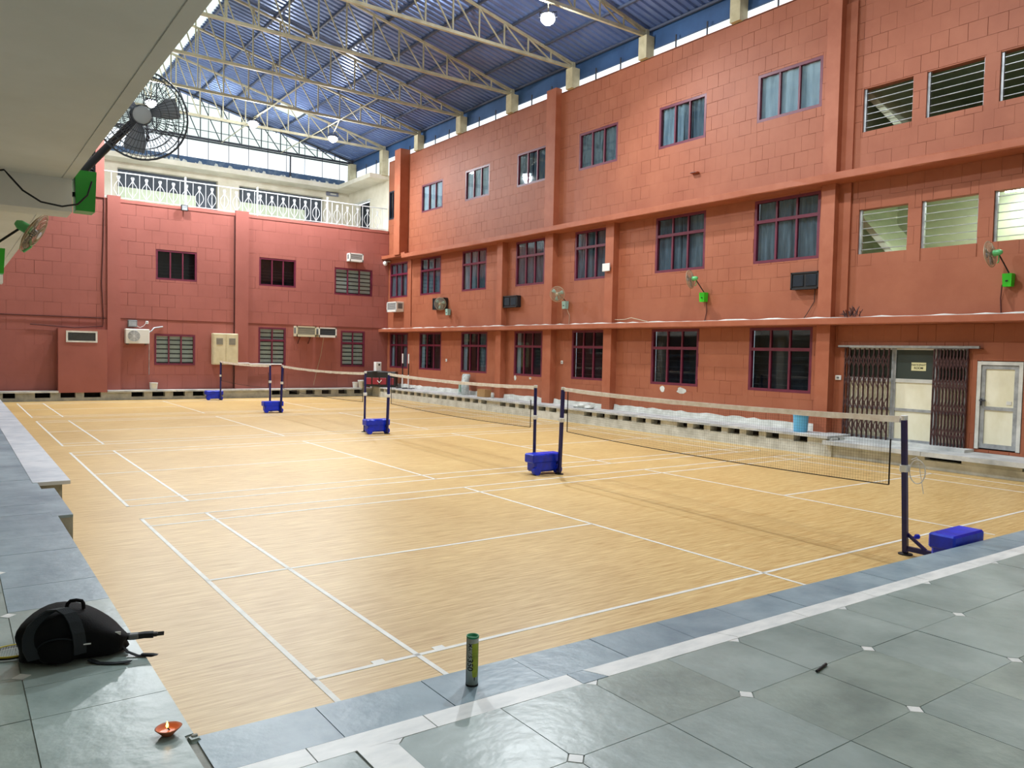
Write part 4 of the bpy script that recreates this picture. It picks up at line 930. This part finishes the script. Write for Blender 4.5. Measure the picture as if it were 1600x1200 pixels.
net('badminton net across the near court', P_[0][1], P_[1][1]); net('badminton net across the second court', P_[2][1], P_[3][1])
net('badminton net across the third court', P_[4][1], P_[5][1]); net('badminton net across the farthest court', P_[6][1], P_[7][1])

# ------------------------------------------------------------------ things on the ledges
zl = .45
t_ = thing('sky_blue_bin', 'sky blue plastic bin on the ledge beside the near pilaster', 'bin', (14.15, 5.98, zl))
B().lathe([(0, 0), (.15, 0), (.155, .02), (.17, .36), (.175, .4), (.165, .4), (.155, .36), (.14, .02), (0, .015)], 20).build('body', SKYB, t_); B().tube([(.176*math.cos(a), .176*math.sin(a), .385) for a in [2*math.pi*i/24 for i in range(24)]], .008, 5, True).build('rim', SKYB, t_)
t_ = thing('rubble_sack', 'white plaster rubble heaped on the ledge by the third pilaster', 'rubble', (14.2, 13.6, zl))
for k in range(9):
    x, y, s_ = random.uniform(-.12, .1), random.uniform(-.45, .45), random.uniform(.06, .15); b = B().bbox(x-s_, y-s_*1.3, 0, x+s_, y+s_*1.3, s_*.9, s_*.4); b.v = [(p[0]+random.uniform(-.02, .02), p[1]+random.uniform(-.02, .02), max(0, p[2]+random.uniform(-.02, .02))) for p in b.v]; b.build('chunk', CEMW, t_)
t_ = thing('carton', 'brown cardboard carton on the right ledge', 'box', (14.35, 19.5, zl)); B().bbox(-.15, -.26, 0, .15, .26, .28, .008).build('body', CARTON, t_); B().box(-.153, -.262, .268, .02, .262, .286).build('flap', CARTON, t_)
t_ = thing('small_jar', 'small white jar next to the cardboard carton', 'jar', (14.35, 18.95, zl)); B().lathe([(0, 0), (.06, 0), (.06, .14), (.045, .16), (0, .16)], 12).build('body', WHITEP, t_); B().lathe([(0, .16), (.05, .16), (.05, .19), (0, .19)], 12).build('lid', ACW, t_)
t_ = thing('cement_sack', 'slumped grey white sack leaning on the right wall', 'sack', (14.35, 20.95, zl)); rows = [(0, .28, .20), (.2, .27, .19), (.42, .22, .15), (.6, .20, .12), (.72, .26, .11), (.8, .25, .07)]; vs = []
for j, (z, a, b) in enumerate(rows):
    for i in range(16):
        t0 = 2*math.pi*i/16; k = 1+.08*math.sin(3*t0+j); vs.append((b*k*math.cos(t0)+z*.22, a*k*math.sin(t0)+.12*z, z))
B().add(vs, [(r_*16+i, r_*16+(i+1) % 16, r_*16+16+(i+1) % 16, r_*16+16+i) for r_ in range(5) for i in range(16)]+[tuple(range(80, 96))], True).build('body', FABW, t_)
B().box(-.24, -.12, .12, -.18, -.02, .46).build('printed_panel', TEAL, t_)
t_ = thing('drink_crate', 'black and red crate stack in the far corner', 'crate', (13.9, 27.2, zl), R(-40))
B().bbox(-.72, -.25, .02, .72, .25, .70, .02).build('body', ACD, t_)
for k in range(4): B().bbox(-.66+k*.34, -.275, .12, -.66+k*.34+.29, -.24, .42, .015).build('red_front', REDX, t_)
B().tube([(-.1, -.26, .3), (0, -.3, .2), (.1, -.28, .32)], .02, 6).build('strap', WHITEST, t_)
t_ = thing('white_dispenser', 'white box on top of the crate stack in the corner', 'box', (13.75, 27.25, zl+.70)); B().bbox(-.14, -.12, 0, .14, .12, .42, .02).build('case', WHITEST, t_); B().box(-.02, -.128, .26, .06, -.12, .34).build('button', RUBBER, t_); B().box(-.3, -.18, -.0, .3, .18, .02).build('tray', ACG, t_)
for i, (x, y, s_) in enumerate(((13.30, 27.95, .16), (13.02, 28.0, .12))):
    t_ = thing('white_tub', ('large white plastic tub', 'smaller white plastic tub')[i]+' beside the crate stack', 'bucket', (x, y, .375)); B().lathe([(0, 0), (s_*.85, 0), (s_, s_*2.1), (s_*1.05, s_*2.2), (s_*.95, s_*2.2), (0, s_*2.1)], 18).build('body', WHITEST, t_); B().lathe([(s_*1.06, s_*1.9), (s_*1.1, s_*2.0), (s_*1.06, s_*2.1)], 18).build('rim', WHITEP, t_)
for i, y in enumerate((26.0, 25.45)):
    t_ = thing('striped_pole', ('far', 'near')[i]+' one of two black and white poles standing by the corner crate', 'pole', (14.35, y, zl))
    B().cyl((0, 0, 0), (0, 0, .6), .032, n=10).build('lower_sleeve', WHITEST, t_); B().cyl((0, 0, .6), (0, 0, 1.1), .026, n=10).build('middle', RUBBER, t_); B().cyl((0, 0, 1.1), (0, 0, 1.52), .032, n=10).build('upper_sleeve', WHITEST, t_)
    B().box(-.3, -.02, 0, .3, .02, .03).box(-.02, -.3, 0, .02, .3, .03).build('foot', DKSTEEL, t_)
t_ = thing('paint_bucket', 'stained white paint bucket on the far step', 'bucket', (4.58, 28.02, .375)); B().lathe([(0, 0), (.13, 0), (.15, .26), (.16, .28), (.14, .28), (.12, .02), (0, .02)], 18).build('body', CEMW, t_); B().tube([(.15*math.cos(a), -.04-.02*math.sin(a), .27-.1*math.sin(a)) for a in [math.pi*i/10 for i in range(11)]], .006, 5).build('handle', DKSTEEL, t_)

# ------------------------------------------------------------------ foreground things
# backpack lying on the stone
bpk = thing('backpack', 'black backpack lying on the grey stone in the left foreground', 'backpack', (-1.30, .50, ZP), R(-14))
st_ = [(-.275, .06, .15, .03), (-.27, .12, .20, .02), (-.235, .15, .235, .01), (-.17, .165, .285, .0), (-.10, .17, .315, .0), (-.02, .17, .315, 0), (.06, .165, .285, 0), (.14, .15, .235, 0), (.21, .13, .185, .0), (.26, .11, .14, .005), (.285, .08, .105, .015), (.29, .03, .08, .03)]
vs = []; K = 20
for j, (x, hw_, h, z0) in enumerate(st_):
    for i in range(K):
        a = 2*math.pi*i/K; c_, s_ = math.cos(a), math.sin(a); e2 = .62
        yy_ = hw_*math.copysign(abs(c_)**e2, c_); zz_ = z0+(h-z0)*(.5+.5*math.copysign(abs(s_)**e2, s_)); k = 1+.035*math.sin(5*a+j*1.7)
        vs.append((x+.02*math.sin(a*2+j), yy_*k, max(0, zz_*(1+.03*math.sin(3*a+j*1.3)))))
bd = B().add(vs, [(j*K+i, j*K+(i+1) % K, (j+1)*K+(i+1) % K, (j+1)*K+i) for j in range(len(st_)-1) for i in range(K)]+[tuple(range(K))[::-1], tuple(range((len(st_)-1)*K, len(st_)*K))], True).build('body', BAGM, bpk)
md = bd.modifiers.new('smooth', 'SUBSURF'); md.levels = md.render_levels = 1
def strap(name, pts, wv, m, par, th=.006):
    """flat webbing: points and the width vector"""
    wv = Vector(wv); vs = []; F = []
    for i, p in enumerate(pts):
        p = Vector(p); t = Vector(pts[min(i+1, len(pts)-1)])-Vector(pts[max(i-1, 0)]); n_ = t.cross(wv).normalized()*th/2
        vs += [p-wv/2-n_, p+wv/2-n_, p+wv/2+n_, p-wv/2+n_]
    for i in range(len(pts)-1): F += [(4*i+k, 4*i+(k+1) % 4, 4*i+4+(k+1) % 4, 4*i+4+k) for k in range(4)]
    e_ = len(pts)*4; F += [(3, 2, 1, 0), (e_-4, e_-3, e_-2, e_-1)]
    return B().add(vs, F).build(name, m, par)
strap('shoulder_strap', [(-.17, -.175, .06), (-.195, -.172, .12), (-.20, -.16, .19), (-.18, -.14, .25), (-.14, -.118, .29), (-.09, -.10, .318), (-.04, -.105, .318), (0, -.125, .295), (.03, -.15, .25), (.05, -.17, .19), (.06, -.178, .12), (.06, -.18, .07)], (.06, .03, .0), BAGS, bpk, .012)
fp_ = B().lathe([(0, -.08), (.06, -.075), (.1, -.05), (.115, 0), (.1, .05), (.06, .075), (0, .08)], 24); fp_.v = [(x-.05, y*.42-.148, z+.095) for x, y, z in fp_.v]; fpo = fp_.build('front_pocket', BAGM, bpk)
B().tube([(-.05+.112*math.cos(a), -.152-.03*abs(math.sin(a)), .10+.07*math.sin(a)) for a in [math.pi*i/14 for i in range(15)]], .004, 5).build('pocket_zip', BAGS, fpo)
B().tube([(-.03, -.02, .30), (-.025, -.02, .322), (-.01, -.02, .338), (.02, -.02, .340), (.05, -.02, .332), (.058, -.02, .315), (.06, -.02, .285)], .011, 8).build('top_handle', BAGM, bpk)
pbox('white_tag', WHITEST, bpk, .075, -.176, .118, .115, -.170, .124); pbox('white_tag', WHITEST, bpk, .235, -.10, .13, .265, -.095, .15)
strap('side_strap', [(.27, 0, .085), (.33, -.02, .085), (.39, -.02, .088), (.44, -.03, .088)], (0, .04, .0), BAGS, bpk, .03)
B().bbox(.30, -.045, .07, .36, .005, .104, .008).build('strap_slider', ACG, bpk)
B().bbox(.43, -.05, .078, .465, -.01, .1, .006).bbox(.46, -.05, .082, .50, -.042, .096, .003).bbox(.46, -.018, .082, .50, -.010, .096, .003).build('buckle', RUBBER, bpk)
strap('loose_strap', [(.26, -.05, .06), (.30, -.09, .02), (.36, -.14, .006), (.44, -.17, .006), (.47, -.17, .01), (.44, -.165, .016), (.38, -.14, .014)], (.008, .022, .0), BAGS, bpk, .004)
strap('loose_strap', [(.10, -.15, .02), (.16, -.19, .006), (.24, -.22, .006), (.33, -.235, .012)], (.012, .028, .0), BAGS, bpk, .005)
rk = thing('badminton_racket', 'yellow and black badminton racket head poking out under the backpack', 'racket', (-1.585, .71, ZP+.012), R(-8))
L0 = [(.135*math.cos(a), .105*math.sin(a), .008) for a in [2*math.pi*i/32 for i in range(32)]]
B().tube(L0, .0065, 6, True).build('head_frame', YEL, rk); B().tube([(x*.985, y*.985-.002, 0) for x, y, z in L0], .007, 6, True).build('frame_underside', RUBBER, rk)
b = B()
for k in range(-9, 10):
    x = k*.0135; l_ = .105*math.sqrt(max(0, 1-(x/.135)**2)); b.bar((x, -l_, .008), (x, l_, .008), .0013)
for k in range(-7, 8):
    y = k*.0135; l_ = .135*math.sqrt(max(0, 1-(y/.105)**2)); b.bar((-l_, y, .009), (l_, y, .009), .0013)
stuff(b.build('strings', WHITEST, rk)); B().cyl((.135, 0, .006), (.17, .004, .007), .0045, n=8).build('shaft', RUBBER, rk)
B().tube([(.04, .03, .02), (.07, .05, .03), (.1, .03, .025), (.06, .0, .02)], .008, 5).build('cloth_scrap', FABW, rk)
# clay oil lamp
dy = thing('clay_oil_lamp', 'small lit orange clay oil lamp at the platform corner', 'lamp', (-1.05, -.82, ZP))
bo = B().lathe([(0, 0), (.024, 0), (.03, .006), (.052, .028), (.058, .034), (.055, .037), (.045, .028), (.02, .012), (0, .01)], 28); bo.v = [(x*(1+.12*max(0, x/.058)**3), y, z+.004*max(0, x/.058)) for x, y, z in bo.v]; bwl = bo.build('bowl', CLAY, dy)
B().lathe([(0, .022), (.036, .022)], 20).build('oil', mat('lamp oil', '#c56a34', .15), bwl); B().tube([(.01, 0, .02), (.0, 0, .03), (-.003, 0, .036)], .003, 5).build('wick', RUBBER, bwl)
B().lathe([(0, .033), (.005, .038), (.0065, .045), (.004, .056), (0, .068)], 10, (-.003, 0, 0)).build('flame', FLAME, dy)
pl_ = bpy.data.lights.new('flame_light', 'POINT'); pl_.energy = .05; pl_.color = (1, .55, .2); pl_.shadow_soft_size = .01; po = link('flame_light', pl_, dy); po.location = (0, 0, .075)
# broken stone chip in the corner gap
t_ = thing('stone_chip', 'broken stone chip wedged in the corner gap of the platform', 'stone', (-.955, -.93, ZP-.02)); b = B().bbox(-.03, -.03, 0, .03, .03, .03, .012); b.v = [(x+random.uniform(-.008, .008), y+random.uniform(-.008, .008), z) for x, y, z in b.v]; b.build('chip', KOTA2, t_); B().bbox(-.012, .0, .028, .018, .022, .036, .004).build('flake', CEM, t_)
# shuttlecock tube
tb = thing('shuttlecock_tube', 'grey and yellow green shuttlecock tube with a green lid standing on the stone', 'tube', (.48, -1.14, ZP)); rr, hh = .034, .282
tbo = B().lathe([(0, .004), (rr, .004), (rr, hh-.008), (rr-.002, hh-.008)], 36).build('body', TUBEW, tb)
B().lathe([(0, 0), (rr+.0015, 0), (rr+.0015, .01), (rr, .01)], 36).build('base_ring', RUBBER, tb)
B().lathe([(0, hh-.014), (rr-.005, hh-.014), (rr-.003, hh), (rr+.0015, hh), (rr+.0015, hh-.01), (rr, hh-.01)], 36).build('lid', TUBEG, tb)
va = math.atan2(-4.75+1.14, -1.89-.48)             # side of the tube turned to the photographer
def wrap(me, ang, r_, z):
    for v in me.vertices:
        a = ang+v.co.x/r_; v.co = (r_*math.cos(a), r_*math.sin(a), z+v.co.y)
for t2, sz, zc in (('MAVIS', .030, .205), ('350', .046, .125)):
    me = text_mesh(t2, sz, 1.0); me.transform(Matrix.Rotation(R(-90), 4, 'Z')); wrap(me, va-.40, rr+.0006, zc); me.materials.clear(); me.materials.append(INKB); link('lettering', me, tbo)
vs = []; F = []; prof = [(.245, .10, 1.0), (.21, .10, 1.0), (.17, .12, 1.0), (.15, .05, 1.0), (.12, .15, .98), (.10, .08, .95), (.08, .16, .85), (.062, .22, .7), (.055, .30, .55)]
for z, a, b in prof:
    for k in range(7): q = va-.16+a+(b-a+.45)*k/6; vs.append(((rr+.0005)*math.cos(q), (rr+.0005)*math.sin(q), z))
B().add(vs, [(j*7+i, j*7+i+1, j*7+8+i, j*7+7+i) for j in range(len(prof)-1) for i in range(6)]).build('printed_shuttle', TUBEY, tbo)
vs = []
for z, a, b in ((.055, .32, .52), (.042, .34, .5), (.034, .38, .46)):
    for k in range(4): q = va-.02+a+(b-a)*k/3; vs.append(((rr+.0006)*math.cos(q), (rr+.0006)*math.sin(q), z))
B().add(vs, [(j*4+i, j*4+i+1, j*4+5+i, j*4+4+i) for j in range(2) for i in range(3)]).build('printed_tip', INKB, tbo)
vs = []
for z in (.012, hh-.012):
    for k in range(6): q = va-1.62+.5*k/5; vs.append(((rr+.0005)*math.cos(q), (rr+.0005)*math.sin(q), z))
B().add(vs, [(i, i+1, 7+i, 6+i) for i in range(5)]).build('dark_band', INKB, tbo)
t_ = thing('marker_pen', 'black marker pen lying on the near stone paving', 'pen', (2.37, -2.10, ZP+.009), R(12)); B().cyl((-.075, 0, 0), (.03, 0, 0), .008, n=10).build('barrel', RUBBER, t_); B().cyl((.03, 0, 0), (.075, 0, 0), .0092, n=10).build('cap', ACD, t_)
